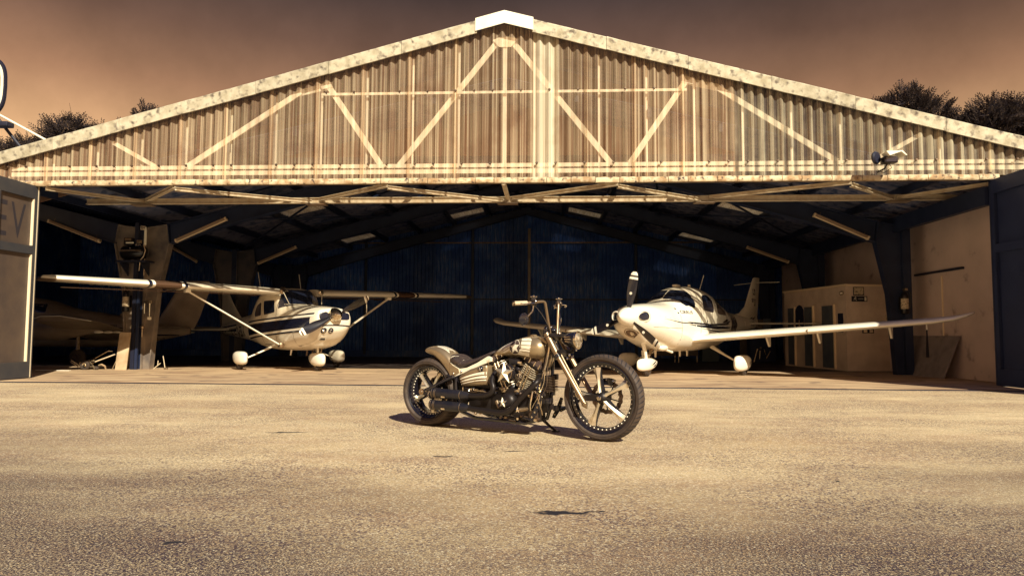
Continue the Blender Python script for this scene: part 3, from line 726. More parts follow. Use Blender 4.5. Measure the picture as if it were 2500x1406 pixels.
def blade(mb_out, hub, ang, r, mats, parent, w=.11, tip=()):
    """Twisted tapered blade in the plane x = hub.x; ang measured from +y towards +z."""
    hub = Vector(hub); d = Vector((0, math.cos(ang), math.sin(ang))); tn = Vector((0, -math.sin(ang), math.cos(ang))); X = Vector((1, 0, 0))
    prof = [(.10, .028, .028, 70), (.16, .04, .03, 60), (.28, .62*w, .022, 40), (.5, .95*w, .015, 27), (.72, w, .011, 20), (.88, .86*w, .008, 16), (.96, .62*w, .006, 15), (1.0, .25*w, .003, 15)]
    P = catmull([(a*r, b, c, dg) for a, b, c, dg in prof], 3)
    def ring(a, b, c, dg, g=0.):
        th = R_(dg); u = tn*math.cos(th)+X*math.sin(th); q = X*math.cos(th)-tn*math.sin(th)
        return [hub+d*a+u*(b+g)*math.cos(2*math.pi*k/10)+q*(c+g)*math.sin(2*math.pi*k/10) for k in range(10)]
    o = MB().rings([ring(*p) for p in P]).build('propeller_blade', mats[0], parent, angle=60)
    for a0, a1, mt in tip:
        S = [p for p in P]; R0 = []
        for k in range(6):
            a = (a0+(a1-a0)*k/5)*r; j = min(range(len(P)), key=lambda i: abs(P[i][0]-a)); j = max(0, min(len(P)-2, j if P[j][0] <= a else j-1))
            t = (a-P[j][0])/(P[j+1][0]-P[j][0]); q = P[j]+(P[j+1]-P[j])*t; R0.append(ring(*q, g=.0035))
        MB().rings(R0).build('tip_stripe', mt, o, angle=60)
    return o
# ===== high-wing aeroplane =====
CE = tag(empty('high_wing_aeroplane', (-5.36, 16.65, 0.012), -.847), 'white high-wing aeroplane D-EBIA with dark side band and two-blade propeller', 'aeroplane')
# x, top, bottom, half width, e_top, e_bot, mid
fs = [(1.06, 1.46, .98, .36, 2.4, 2.4, .5), (1.0, 1.48, .90, .43, 2.6, 2.4, .5), (.8, 1.51, .72, .49, 2.6, 2.4, .5), (.5, 1.54, .58, .53, 2.5, 2.5, .5), (0, 1.57, .50, .56, 2.4, 2.6, .5),
      (-.45, 1.59, .475, .57, 2.4, 3, .5), (-.75, 1.62, .47, .575, 2.6, 3.2, .5), (-.98, 1.84, .47, .575, 3.0, 3.4, .5), (-1.2, 2.02, .47, .575, 3.6, 3.6, .5), (-1.9, 2.06, .48, .575, 4, 3.6, .5), (-2.5, 2.02, .52, .56, 3.6, 3.4, .48),
      (-2.95, 1.84, .57, .50, 3.0, 3, .47), (-3.5, 1.52, .62, .42, 2.6, 2.6, .47), (-4.3, 1.42, .69, .34, 2.4, 2.4, .48), (-5.4, 1.33, .76, .22, 2.2, 2.2, .5), (-6.4, 1.22, .82, .12, 2.2, 2.2, .5), (-7.2, 1.14, .88, .05, 2, 2, .5), (-7.35, 1.10, .92, .02, 2, 2, .5)]
body = loftx(fs, 44, 5).build('fuselage', 'plane_white', CE, angle=60)
T = bvh_of(body)
S_ = dict(origin=(0, -3, 0), u=(1, 0, 0), v=(0, 0, 1), d=(0, 1, 0)); P_ = dict(origin=(0, 3, 0), u=(1, 0, 0), v=(0, 0, 1), d=(0, -1, 0))
top = lambda x: 1.20+(x+1)*.038; bot = lambda x: .955+(x+1)*.052
xs = np.linspace(.9, -7.0, 20)
def stripe(a, b, x0=.95, x1=-7.05, n=24):
    q = np.linspace(x0, x1, n); return [(x, a(x)) for x in q]+[(x, b(x)) for x in q[::-1]]
for side in (S_, P_):
    gap = (-4.95, -3.45)
    for x0, x1 in ((.80, gap[1]), (gap[0], -7.05)):
        decal('side_band', [stripe(top, bot, x0, x1)], T, 'plane_dark', CE, step=.12, off=.004, **side)
        for f1, f2, m_ in ((lambda x: top(x)+.055, lambda x: top(x)+.008, 'line_white'), (lambda x: top(x)+.095, lambda x: top(x)+.06, 'plane_dark'), (lambda x: bot(x)-.008, lambda x: bot(x)-.055, 'line_white'), (lambda x: bot(x)-.06, lambda x: bot(x)-.095, 'plane_dark')):
            decal('side_line', [stripe(f1, f2, x0+(.1 if x0 > 0 else 0), x1)], T, m_, CE, step=.12, off=.006, **side)
    mir = side is P_
    tp = text_polys('D-EBIA', .40, .80, bold=.012)
    decal('registration', shift(tp, (-3.5 if mir else -4.92), .78, rot=R_(3) if not mir else -R_(3), mirror=False) if not mir else shift(tp, -3.5, .80, mirror=True), T, 'plane_dark', CE, step=0, off=.007, **side)
    W = [rpoly([(-1.13, 1.42), (-1.22, 1.72), (-1.93, 1.72), (-1.86, 1.36)], .05), rpoly([(-2.08, 1.35), (-2.10, 1.70), (-2.42, 1.62), (-2.62, 1.40), (-2.55, 1.32)], .07)]
    for w in W: decal('side_window', [w], T, 'glass_dark', CE, step=.1, off=.006, **side)
    decal('door_seam', [[(-1.02, .62), (-1.035, .62), (-1.035, 1.76), (-1.02, 1.76)], [(-2.0, .62), (-2.012, .62), (-2.012, 1.76), (-2.0, 1.76)], [(-1.02, .62), (-2.0, .62), (-2.0, .608), (-1.02, .608)], [(.02, .55), (.008, .55), (.008, 1.1), (.02, 1.1)]], T, 'plane_brown', CE, step=.1, off=.0045, **side)
    q = -1 if side is S_ else 1
    decal('windscreen_side', [rpoly([(-.70, 1.585), (-.98, 1.50), (-1.06, 1.82), (-1.0, 1.86)], .03)], T, 'glass_dark', CE, step=.08, off=.006, **side)
# windscreen and rear window, dropped on from ahead and behind
decal('windscreen', [rpoly([(-.50, 1.615), (.50, 1.615), (.46, 1.80), (.40, 1.99), (-.40, 1.99), (-.46, 1.80)], .04)], T, 'glass_dark', CE, origin=(3, 0, 0), u=(0, 1, 0), v=(0, 0, 1), d=(-1, 0, 0), step=.06, off=.008)
decal('rear_window', [rpoly([(-.38, 1.60), (.38, 1.60), (.42, 1.93), (-.42, 1.93)], .05)], T, 'glass_dark', CE, origin=(-6, 0, 0), u=(0, 1, 0), v=(0, 0, 1), d=(1, 0, 0), step=.06, off=.008)
FR = dict(origin=(3, 0, 0), u=(0, 1, 0), v=(0, 0, 1), d=(-1, 0, 0))
for s_ in (-1, 1):
    decal('cooling_inlet', [rpoly([(s_*.14, 1.21), (s_*.36, 1.21), (s_*.37, 1.35), (s_*.20, 1.40), (s_*.13, 1.33)], .05)], T, 'plane_dark', CE, off=.008, step=.05, **FR)
    MB().lathe([(.15, -.012), (.15, .012), (.135, .02), (.135, -.012)], (1.0, s_*.25, 1.30), (1, 0, 0), 20).build('inlet_lip', 'plane_white', CE)
decal('nose_band', [band([(y, 1.07+.03*math.cos(y*3)) for y in np.linspace(-.46, .46, 16)], [(y, 1.04+.03*math.cos(y*3)) for y in np.linspace(-.46, .46, 16)])], T, 'plane_dark', CE, off=.006, step=.05, **FR)
for y in (-.24, -.08):
    o = decal('landing_light', [disc(y, .965, .062, 16)], T, 'plane_dark', CE, off=.008, step=0, **FR)
    mb = MB(); mb.lathe([(.045, 0), (.045, .01), (.001, .02)], (.93 if y < -.2 else .98, y, .965), (1, 0, 0), 12)
    MB().lathe([(.048, 0), (.030, .012), (.001, .018)], (1.02, y, .965), (1, 0, .3), 12).build('lamp_glass', 'lens', o)
o = decal('air_scoop', [[(-.28, .74), (-.10, .74), (-.12, .86), (-.25, .86)]], T, 'line_white', CE, off=.012, step=.05, **FR)
decal('scoop_mouth', [[(-.25, .755), (-.13, .755), (-.145, .80), (-.235, .80)]], T, 'plane_dark', o, off=.018, step=0, **FR)
decal('cowl_strap', [[(-.40, .60), (-.33, .60), (-.22, .80), (-.27, .82)]], T, 'plane_cream', CE, off=.01, step=.05, **FR)
# spinner and propeller
MB().lathe([(.165, -.05), (.165, 0), (.15, .08), (.115, .17), (.06, .26), (.001, .31)], (1.06, 0, 1.32), (1, 0, 0), 28).build('spinner', 'chrome', CE)
for a in (R_(27), R_(207)): blade(None, (1.10, 0, 1.32), a, .94, ('black_gloss',), CE, .10, ((.87, .925, 'line_white'), (.925, .965, 'plane_brown'), (.965, .995, 'line_white')))
MB().tube([(1.2, .72, 1.72), (1.21, .73, 1.55), (1.2, .735, 1.38)], .008, 5).build('tie_string', 'line_white', CE)
# wings
def hw(s_): return [(s_*.52, -.86, 1.90, 1.63, 1), (s_*2.6, -.86, 1.945, 1.62, 1), (s_*5.2, -.99, 2.0, 1.20, .95), (s_*5.38, -1.03, 2.005, 1.08, .8), (s_*5.47, -1.12, 2.01, .85, .45)]
for s_ in (-1, 1):
    st = hw(s_); w = wing_mesh(st).build('wing', 'plane_cream', CE, angle=50)
    for y0, y1, mt in ((2.74, 2.80, 'line_white'), (2.68, 2.74, 'plane_dark'), (2.80, 3.34, 'plane_brown'), (3.34, 3.40, 'line_white'), (3.40, 3.47, 'plane_dark')):
        wing_mesh([interp(st, s_*y0), interp(st, s_*y1)], grow=.006).build('wing_band', mt, w, angle=50)
    wing_mesh([interp(st, s_*5.19), (s_*5.39, -1.03, 2.005, 1.09, .82), (s_*5.485, -1.12, 2.01, .87, .48)], grow=.004).build('wing_tip', 'fork_tan', w, angle=50)
    q = MB()                                  # flap and aileron joints under the wing
    for yy in (.7, 2.9): q.box((-2.50, s_*yy-.006, 1.86), (-1.95, s_*yy+.006, 1.885))
    q.box((-2.0, min(s_*.7, s_*5.0), 1.868), (-1.985, max(s_*.7, s_*5.0), 1.888)); q.build('flap_seam', 'plane_brown', w)
    # strut
    a, b = Vector((-.72, s_*.56, .60)), Vector((-1.15, s_*2.62, 1.86)); st_ = MB(); d = (b-a)
    st_.tube([a+d*t for t in np.linspace(0, 1, 6)], .052, 12, flat=.42); st = st_.build('wing_strut', 'plane_cream', CE)
    MB().bbox((-.80, s_*.56-.05, .54), (-.62, s_*.56+.05, .66), .02).build('strut_fitting', 'steel', st)
    MB().bbox((-1.25, s_*2.62-.06, 1.82), (-1.05, s_*2.62+.06, 1.90), .02).build('strut_fitting', 'plane_cream', st)
    # main gear
    MB().tube([(-1.62, s_*.42, .56), (-1.56, s_*.75, .42), (-1.50, s_*1.15, .26)], [.06, .045, .035], 10, flat=.5).build('gear_leg', 'plane_cream', CE)
    wheel(CE, (-1.48, s_*1.27, .165), .165)
    pant(MB(), (-1.46, s_*1.27, .285), .98, .27, .33).build('wheel_pant', 'plane_cream', CE, angle=60)
MB().tube([(-2.25, -.55, 2.07), (-2.42, -.56, 2.5)], .008, 5).build('antenna', 'line_white', CE)
MB().tube([(-2.25, .55, 2.07), (-2.42, .56, 2.5)], .008, 5).build('antenna', 'line_white', CE)
for s_ in (-1, 1):
    MB().tube([(-.78, s_*.5, 1.90), (-.60, s_*.42, 1.62)], .008, 5).build('windscreen_rod', 'line_white', CE)
    MB().lathe([(.07, 0), (.075, .02), (.05, .05), (.02, .06)], (-.86, s_*.50, 1.93), (1, 0, 0), 14).build('vent', 'steel', CE)
# fin, rudder, stabiliser
fin = [(1.15, -5.0, 0, 2.3, .5), (1.45, -5.55, 0, 1.80, .7), (1.8, -6.15, 0, 1.3, .9), (2.3, -6.82, 0, .85, 1), (2.42, -6.97, 0, .72, .8), (2.46, -7.1, 0, .55, .4)]
f_ = wing_mesh(fin, .09, vertical=True).build('fin', 'plane_white', CE, angle=50)
for s_ in (-1, 1):
    st = [(s_*.08, -5.95, .98, 1.45, .8), (s_*1.62, -6.28, .98, 1.0, .8), (s_*1.72, -6.35, .98, .82, .5)]
    o = wing_mesh(st, .09).build('stabiliser', 'plane_cream', CE, angle=50)
    rb = MB()
    for k in range(18): y = s_*(.2+k*.085); rb.box((-7.25+.12*k/18, y-.008, .945), (-6.75, y+.008, 1.0))
    rb.build('elevator_rib', 'plane_brown', o)
# nose gear
MB().tube([(.18, 0, .62), (.20, 0, .40)], [.05, .035], 10).build('nose_leg', 'chrome', CE)
MB().tube([(.24, .05, .60), (.26, .06, .50), (.22, .05, .40)], .015, 6).build('scissor_link', 'steel', CE)
for y in (-.1, .12): MB().tube([(.1, y, .60), (.16, y*.6, .46)], .012, 6).build('steering_rod', 'steel_dark', CE)
wheel(CE, (.17, 0, .155), .155); pant(MB(), (.17, 0, .275), .92, .27, .32).build('wheel_pant', 'plane_cream', CE, angle=60)
for y in (-.12, .02): MB().tube([(-.15, y, .52), (-.18, y, .36)], .02, 8).build('exhaust_pipe', 'dull_steel', CE)
MB().tube([(-.55, -.35, .5), (-.58, -.36, .36)], [.025, .015], 6).build('drain', 'line_white', CE)
MB().prism([(-2.0, 2.06), (-2.3, 2.06), (-2.2, 2.12), (-2.05, 2.12)], -.03, .03).build('beacon', 'steel', CE)

# ===== low-wing aeroplane =====
CI = tag(empty('low_wing_aeroplane', (1.69, 14.41, 0.012), -2.2024), 'white low-wing aeroplane with three-blade propeller and dark swoosh stripes', 'aeroplane')
fs = [(-.40, 1.44, 1.06, .20, 2.2, 2.2, .5), (-.44, 1.48, .98, .33, 2.3, 2.2, .5), (-.54, 1.52, .90, .46, 2.5, 2.2, .5), (-.75, 1.555, .79, .55, 2.5, 2.2, .5), (-1.05, 1.58, .69, .59, 2.4, 2.3, .5), (-1.4, 1.60, .60, .61, 2.3, 2.5, .5), (-1.68, 1.63, .55, .62, 2.3, 2.7, .5),
      (-1.95, 1.73, .53, .625, 2.3, 2.8, .5), (-2.25, 1.90, .52, .63, 2.4, 2.9, .5), (-2.6, 2.02, .52, .63, 2.5, 3, .5), (-3.1, 2.06, .52, .63, 2.6, 3, .5), (-3.7, 2.0, .54, .60, 2.5, 2.9, .5), (-4.3, 1.86, .58, .53, 2.4, 2.7, .5),
      (-4.9, 1.67, .66, .44, 2.3, 2.4, .5), (-5.5, 1.54, .76, .34, 2.2, 2.2, .5), (-6.5, 1.47, .92, .22, 2.1, 2.1, .5), (-7.6, 1.40, 1.05, .11, 2, 2, .5), (-8.25, 1.32, 1.14, .03, 2, 2, .5)]
body = loftx(fs, 48, 5).build('fuselage', 'plane_cream', CI, angle=60)
T = bvh_of(body); FR = dict(origin=(3, 0, 0), u=(0, 1, 0), v=(0, 0, 1), d=(-1, 0, 0))
wl = [(-.55, 1.53), (-.40, 1.66), (-.2, 1.71), (-.012, 1.72), (-.012, 1.935), (-.22, 1.93), (-.36, 1.90), (-.46, 1.82), (-.55, 1.68)]
for s_ in (-1, 1):
    decal('windscreen', [rpoly([(s_*-a, b) for a, b in wl], .045)], T, 'glass_dark', CI, off=.008, step=.05, **FR)
for side in (S_, P_):
    decal('windscreen_side', [rpoly([(-1.98, 1.60), (-2.36, 1.50), (-2.44, 1.64), (-2.40, 1.80), (-2.26, 1.84)], .05)], T, 'glass_dark', CI, off=.009, step=.06, **side)
    decal('side_window', [rpoly([(-2.80, 1.475), (-2.84, 1.68), (-2.92, 1.83), (-3.28, 1.85), (-3.47, 1.75), (-3.44, 1.43)], .08)], T, 'glass_dark', CI, off=.008, step=.08, **side)
    decal('side_window', [rpoly([(-3.72, 1.41), (-3.74, 1.60), (-3.84, 1.82), (-4.15, 1.75), (-4.60, 1.50), (-4.52, 1.39)], .08)], T, 'glass_dark', CI, off=.008, step=.08, **side)
    sw = [[(-.87, 1.25), (-1.6, 1.185), (-2.2, 1.165), (-2.2, 1.15), (-1.6, 1.165)],
          [(-1.9, 1.195), (-2.3, 1.19), (-3.2, 1.165), (-4.6, 1.20), (-4.9, 1.17), (-4.2, 1.14), (-3.2, 1.125), (-2.3, 1.155)],
          [(-2.0, 1.135), (-3.2, 1.085), (-4.9, 1.11), (-4.9, 1.07), (-3.6, 1.045), (-2.6, 1.085)],
          [(-2.6, 1.06), (-3.6, 1.01), (-5.0, .98), (-5.0, .94), (-3.8, .965)],
          [(-4.1, 1.21), (-4.55, 1.30), (-4.8, 1.285), (-4.4, 1.20)], [(-4.45, 1.21), (-4.85, 1.27), (-5.0, 1.25), (-4.7, 1.19)]]
    decal('swoosh_stripe', sw, T, 'plane_dark', CI, off=.005, step=.1, **side)
    zs = [[(-5.15-.17*k, 1.50-.03*k), (-5.23-.17*k, 1.48-.03*k), (-5.30-.17*k, 1.15), (-5.12-.17*k, 1.02), (-5.05-.17*k, 1.02), (-5.2-.17*k, 1.18)] for k in range(4)]
    decal('tail_graphic', zs, T, 'plane_dark', CI, off=.005, step=.1, **side)
    mir = side is P_
    tp = text_polys('CIRRUS', .10, 1.5, bold=.001)
    decal('lettering', shift(tp, -1.72 if mir else -2.40, 1.375, mirror=mir), T, 'plane_dark', CI, off=.005, step=0, **side)
    decal('lettering_mark', [[(-1.60, 1.37), (-1.66, 1.37), (-1.66, 1.49), (-1.60, 1.49)]], T, 'plane_dark', CI, off=.005, step=0, **side)
    decal('door_seam', [[(-2.66, .95), (-2.672, .95), (-2.672, 1.95), (-2.66, 1.95)], [(-3.60, .95), (-3.612, .95), (-3.612, 1.9), (-3.60, 1.9)], [(-1.66, .6), (-1.668, .6), (-1.668, 1.35), (-1.66, 1.35)], [(-.6, 1.07), (-1.66, 1.05), (-1.66, 1.043), (-.6, 1.063)]], T, 'fork_tan', CI, off=.0035, step=.1, **side)
    decal('latch', [disc(-3.02, 1.22, .025, 10, .04)], T, 'plane_dark', CI, off=.005, step=0, **side)
    rv = [disc(x, 1.30-.02*i, .007, 6) for i, x in enumerate((-.75, -.95, -1.15, -1.35, -1.5))]+[disc(-1.64, z, .008, 6) for z in (.65, .72, .8, .95, 1.0)]
    decal('rivet', rv, T, 'plane_brown', CI, off=.005, step=0, **side)
for s_ in (-1, 1):
    c = Vector((-.49, s_*.335, 1.285))
    MB().lathe([(.085, .0), (.115, -.10), (.13, .0), (.122, .045), (.10, .05), (.088, .02), (.085, -.03)], c, (1, s_*.18, 0), 24).build('inlet_ring', 'plane_cream', CI)
    decal('cooling_inlet', [disc(s_*.335, 1.285, .095, 20, .075)], T, 'plane_dark', CI, off=.022, step=.05, **FR)
o = decal('lower_inlet', [disc(0, .935, .13, 24, .07)], T, 'dull_steel', CI, off=.006, step=.06, **FR)
decal('lamp_glass', [disc(.02, .93, .05, 14, .04)], T, 'lens', o, off=.012, step=0, **FR)
decal('oil_door_seam', [band([(.17*math.cos(a), .935+.10*math.sin(a)) for a in np.linspace(0, math.pi*1.5, 18)], [(.162*math.cos(a), .935+.094*math.sin(a)) for a in np.linspace(0, math.pi*1.5, 18)])], T, 'fork_tan', CI, off=.005, step=0, **FR)
# exhaust blister and pipe
MB().sphere((-1.36, .30, .63), .085, 18, (2.4, 1.0, .9)).build('exhaust_blister', 'plane_cream', CI)
MB().tube([(-1.50, .30, .58), (-1.80, .30, .52)], .03, 10).build('exhaust_pipe', 'line_white', CI)
for x, y in ((-1.55, 0), (-1.15, -.1), (-2.6, .1), (-3.0, .1)): MB().prism([(x, .56), (x-.09, .56), (x-.06, .40), (x-.03, .40)], y-.012, y+.012).build('belly_antenna', 'plane_cream', CI)
# spinner + three blades
MB().lathe([(.215, -.02), (.215, .03), (.20, .14), (.155, .26), (.08, .37), (.001, .41)], (-.41, 0, 1.275), (1, 0, 0), 32).build('spinner', 'plane_cream', CI)
for a in (79, -40, 200):
    b_ = blade(None, (-.33, 0, 1.275), R_(a), .96, ('black_gloss',), CI, .095, ((.83, .88, 'line_white'), (.92, .995, 'line_white')))
    d = Vector((0, math.cos(R_(a)), math.sin(R_(a)))); c = Vector((-.33, 0, 1.275))+d*.50
    MB().lathe([(.001, .028), (.030, .028), (.030, .022)], c, (1, 0, 0), 16).build('blade_badge', 'line_white', b_)
# wings (low, dihedral, upswept tips)
def lw(s_): return [(s_*.45, -2.28, .76, 1.62, 1.0), (s_*.75, -2.38, .80, 1.48, 1.0), (s_*3.2, -2.50, 1.00, 1.20, 1.0), (s_*5.2, -2.60, 1.17, .92, 1.0), (s_*5.55, -2.70, 1.225, .80, .9), (s_*5.75, -2.84, 1.29, .60, .8), (s_*5.85, -3.02, 1.345, .34, .7)]
for s_ in (-1, 1):
    st = lw(s_); w = wing_mesh(st, .14).build('wing', 'plane_cream', CI, angle=50)
    for y in (1.9, 3.0, 4.4):
        p = interp(st, s_*y); x = p[1]-p[3]*.72
        MB().prism([(x+.16, p[2]-.02), (x-.12, p[2]-.02), (x-.10, p[2]-.25), (x-.05, p[2]-.25)], s_*y-.02, s_*y+.02).build('flap_hinge', 'plane_cream', w)
    p = interp(st, s_*3.0); MB().box((p[1]-.02, s_*3.0-.006, p[2]-.05), (p[1]+.012, s_*3.0+.006, p[2]+.05)).build('stall_strip', 'fork_tan', w)
    MB().tube([(-3.35, s_*.60, .62), (-3.25, s_*.95, .44), (-3.12, s_*1.33, .27)], [.085, .045, .035], 12, flat=.5).build('gear_leg', 'plane_cream', CI)
    wheel(CI, (-3.02, s_*1.45, .165), .165); o = pant(MB(), (-2.98, s_*1.45, .275), 1.05, .28, .36).build('wheel_pant', 'plane_cream', CI, angle=60)
    TT = bvh_of(o)
    decal('pant_stripe', [[(-3.0, .27), (-3.3, .34), (-3.42, .36), (-3.25, .30)], [(-3.1, .25), (-3.35, .28), (-3.45, .31), (-3.3, .25)]], TT, 'plane_dark', o, off=.004, step=.05, origin=(0, s_*3, 0), u=(1, 0, 0), v=(0, 0, 1), d=(0, -s_, 0))
wheel(CI, (-1.15, 0, .14), .14); o = pant(MB(), (-1.16, 0, .255), .98, .23, .28).build('wheel_pant', 'plane_cream', CI, angle=60)
TT = bvh_of(o); decal('pant_stripe', [[(-1.15, .24), (-1.4, .32), (-1.5, .33), (-1.35, .27)], [(-1.25, .22), (-1.45, .26), (-1.52, .28), (-1.4, .22)]], TT, 'plane_dark', o, off=.004, step=.05, **P_)
MB().tube([(-.98, .0, .78), (-1.10, 0, .55), (-1.16, 0, .34)], [.05, .042, .035], 12).build('nose_leg', 'plane_cream', CI)
MB().tube([(-1.45, 0, .62), (-1.18, .0, .36)], .035, 8).build('gear_brace', 'fork_tan', CI)
# tail
fin = [(1.20, -6.0, 0, 2.3, .5), (1.46, -6.3, 0, 1.95, .6), (1.52, -6.75, 0, 1.52, .7), (1.72, -7.2, 0, 1.13, .9), (2.1, -7.52, 0, .88, 1), (2.45, -7.80, 0, .68, 1), (2.57, -7.92, 0, .58, .9), (2.62, -8.05, 0, .47, .5)]
f_ = wing_mesh(fin, .09, vertical=True).build('fin', 'plane_white', CI, angle=50); TF = bvh_of(f_)
for side in (S_, P_):
    mir = side is P_
    decal('lettering', shift(text_polys('SR', .16, .9, bold=.004), -7.62 if mir else -7.80, 1.86, mirror=mir), TF, 'plane_dark', f_, off=.004, step=0, **side)
    decal('lettering', shift(text_polys('20', .30, .62, bold=.002), -7.79 if mir else -8.0, 1.76, mirror=mir), TF, 'plane_dark', f_, off=.004, step=0, **side)
    decal('fin_flag', [[(-7.75, 2.08), (-7.93, 2.08), (-7.93, 2.25), (-7.75, 2.25)]], TF, 'plane_dark', f_, off=.004, step=0, **side)
    decal('fin_stripe', [[(-7.2, 1.33), (-7.6, 1.42), (-7.75, 1.43), (-7.5, 1.36)], [(-7.45, 1.33), (-7.75, 1.40), (-8.05, 1.46), (-7.8, 1.36)]], TF, 'plane_dark', f_, off=.004, step=0, **side)
    decal('rudder_seam', [[(-7.9, 1.35), (-7.91, 1.35), (-8.15, 2.55), (-8.14, 2.55)]], TF, 'fork_tan', f_, off=.003, step=.2, **side)
MB().tube([(-8.0, -.6, 2.40), (-8.1, 0, 2.46), (-8.0, .75, 2.44)], .007, 5).build('antenna', 'line_white', CI)
for s_ in (-1, 1): wing_mesh([(s_*.08, -7.25, 1.22, .95, .8), (s_*1.85, -7.45, 1.22, .62, .8), (s_*1.95, -7.52, 1.22, .5, .4)], .1).build('stabiliser', 'plane_cream', CI, angle=50)
MB().tube([(-4.0, 0, 1.95), (-4.32, 0, 2.42)], .01, 6).build('antenna', 'line_white', CI)
MB().tube([(-4.5, .05, 1.80), (-4.5, .05, 1.88), (-4.62, .05, 1.85), (-4.62, .05, 1.77)], .01, 5).build('handle', 'line_white', CI)
MB().bbox((-2.95, -.12, 2.04), (-2.72, .0, 2.10), .02).build('roof_beacon', 'line_white', CI); MB().bbox((-3.3, .05, 2.04), (-3.22, .1, 2.12), .01).build('roof_beacon', 'line_white', CI)
# ===== motorcycle (x forward, y left, z up; right side towards the camera) =====
BK = tag(empty('motorcycle', (-1.048, 7.107, 0), -.524), 'custom chopper motorcycle with star badges, tall handlebar and big front wheel', 'motorcycle')
def arcpts(cx, cz, r, a0, a1, n): return [(cx+r*math.cos(a), cz+r*math.sin(a)) for a in np.linspace(a0, a1, n)]
def bike_wheel(name, cx, R0, Rr, w, a0, rear=False):
    """rim disc (part) > tyre, blades, hub, studs, brake disc (sub-parts)"""
    h = w/2; c = (cx, 0, R0)
    rim = MB()
    rim.lathe([(Rr+.004, -h*.78), (Rr-.004, -h*.86), (Rr-.012, -h*.80), (Rr-.016, -h*.5), (Rr-.030, -h*.42), (Rr-.046, -h*.40), (Rr-.050, -h*.30), (Rr-.050, h*.3), (Rr-.030, h*.42), (Rr-.004, h*.86), (Rr+.004, h*.78), (Rr-.006, 0)], c, (0, 1, 0), 72, closed=True)
    rim = rim.build(name, 'black_gloss', BK, angle=30)
    pr = [(Rr+.001, -h*.80), (Rr+.016, -h*.96), (Rr+.035, -h*1.0), (R0-.030, -h*.93), (R0-.014, -h*.70), (R0-.004, -h*.36), (R0, 0), (R0-.004, h*.36), (R0-.014, h*.70), (R0-.030, h*.93), (Rr+.035, h), (Rr+.016, h*.96), (Rr+.001, h*.80)]
    P2 = catmull([(a, b) for a, b in pr], 2)
    MB().lathe([tuple(p) for p in P2], c, (0, 1, 0), 96).build('tyre', 'rubber', rim, angle=80)
    # raised beads on the tyre wall
    bead = MB()
    for rr in (Rr+.020, Rr+.040): bead.lathe([(rr-.0025, -h*1.0), (rr, -h*1.03), (rr+.0025, -h*1.0)], c, (0, 1, 0), 96)
    bead.build('tyre_bead', 'rubber_dark', rim)
    # tread grooves as narrow dark cuts lying in the tread
    g = MB(); NG = 52 if not rear else 44
    pf = lambda y: np.interp(abs(y), [0, h*.36, h*.70, h*.93, h], [R0, R0-.004, R0-.014, R0-.030, R0-.045])+.0014
    for k in range(NG):
        for s_ in (-1, 1):
            a = 2*math.pi*(k+(.5 if s_ > 0 else 0))/NG; v = []; m = 7
            for i in range(m):
                t = i/(m-1); y = s_*h*(.08+.86*t); da = -.085*t**1.4-.02; ww = .0075*(1-.55*t)*(.6+.4*math.sin(math.pi*t))
                for q in (-1, 1):
                    an = a+da+q*ww/R0; r = pf(y); v.append((cx+r*math.cos(an), y, R0+r*math.sin(an)))
            g.add(v, [(2*i, 2*i+1, 2*i+3, 2*i+2) for i in range(m-1)])
    g.build('tread_groove', 'groove', rim)['kind'] = 'stuff'
    st = MB(); ns = 44
    for s_ in (-1, 1):
        for k in range(ns):
            a = 2*math.pi*k/ns; r = Rr-.036; st.lathe([(.0064, 0), (.0055, .004), (.001, .006)], (cx+r*math.cos(a), s_*h*.42, R0+r*math.sin(a)), (0, s_, 0), 6)
    st.build('rim_stud', 'line_white', rim)['kind'] = 'stuff'
    for k in range(5):
        a = a0+2*math.pi*k/5; ca, sa = math.cos(a), math.sin(a)
        D = Vector((ca, 0, sa)); Tn = Vector((-sa, 0, ca)); C = Vector(c)
        for s_ in (-1,):
            rings = []
            for r, ww, yy in ((.04, .016, .95), (.09, .013, .80), (.15, .016, .62), (.21, .026, .46), (Rr-.062, .037, .34), (Rr-.046, .041, .30)):
                y = s_*min(h*yy*1.0, .06)
                rings.append([C+D*r+Tn*(-ww)+Vector((0, y, 0)), C+D*r+Tn*(ww*.1)+Vector((0, y-.010, 0)), C+D*r+Tn*ww+Vector((0, y+.006, 0)), C+D*r+Tn*ww*.6+Vector((0, y+.028, 0)), C+D*r-Tn*ww*.6+Vector((0, y+.028, 0))])
            MB().rings(rings).build('spoke_blade', 'spoke_steel', rim, angle=25)
        rings = []
        for r, ww, yy in ((.04, .018, .9), (.12, .015, .75), (.2, .018, .5), (Rr-.046, .03, .3)):
            rings.append([C+D*r-Tn*ww+Vector((0, -.02, 0)), C+D*r+Tn*ww+Vector((0, -.02, 0)), C+D*r+Tn*ww+Vector((0, .03, 0)), C+D*r-Tn*ww+Vector((0, .03, 0))])
        MB().rings(rings).build('spoke_web', 'black', rim, angle=25)
    MB().lathe([(.001, -.10), (.016, -.10), (.022, -.092), (.022, -.080), (.034, -.075), (.046, -.066), (.056, -.05), (.056, .05), (.046, .066), (.001, .07)], c, (0, 1, 0), 24).build('hub', 'black_satin', rim, angle=30)
    MB().lathe([(.001, -.112), (.012, -.112), (.016, -.10), (.020, -.098)], c, (0, 1, 0), 12).build('axle_nut', 'chrome', rim)
    # brake disc: wavy ring with holes
    d = MB(); n = 72; ro, ri = .150, .112; y = .075; v = []
    for k in range(n):
        a = 2*math.pi*k/n; r1 = ro+.004*math.sin(a*18); r0 = ri+.005*math.sin(a*18+1)
        for r in (r0, r1):
            for yy in (y-.003, y+.003): v.append((cx+r*math.cos(a), yy, R0+r*math.sin(a)))
    f = []
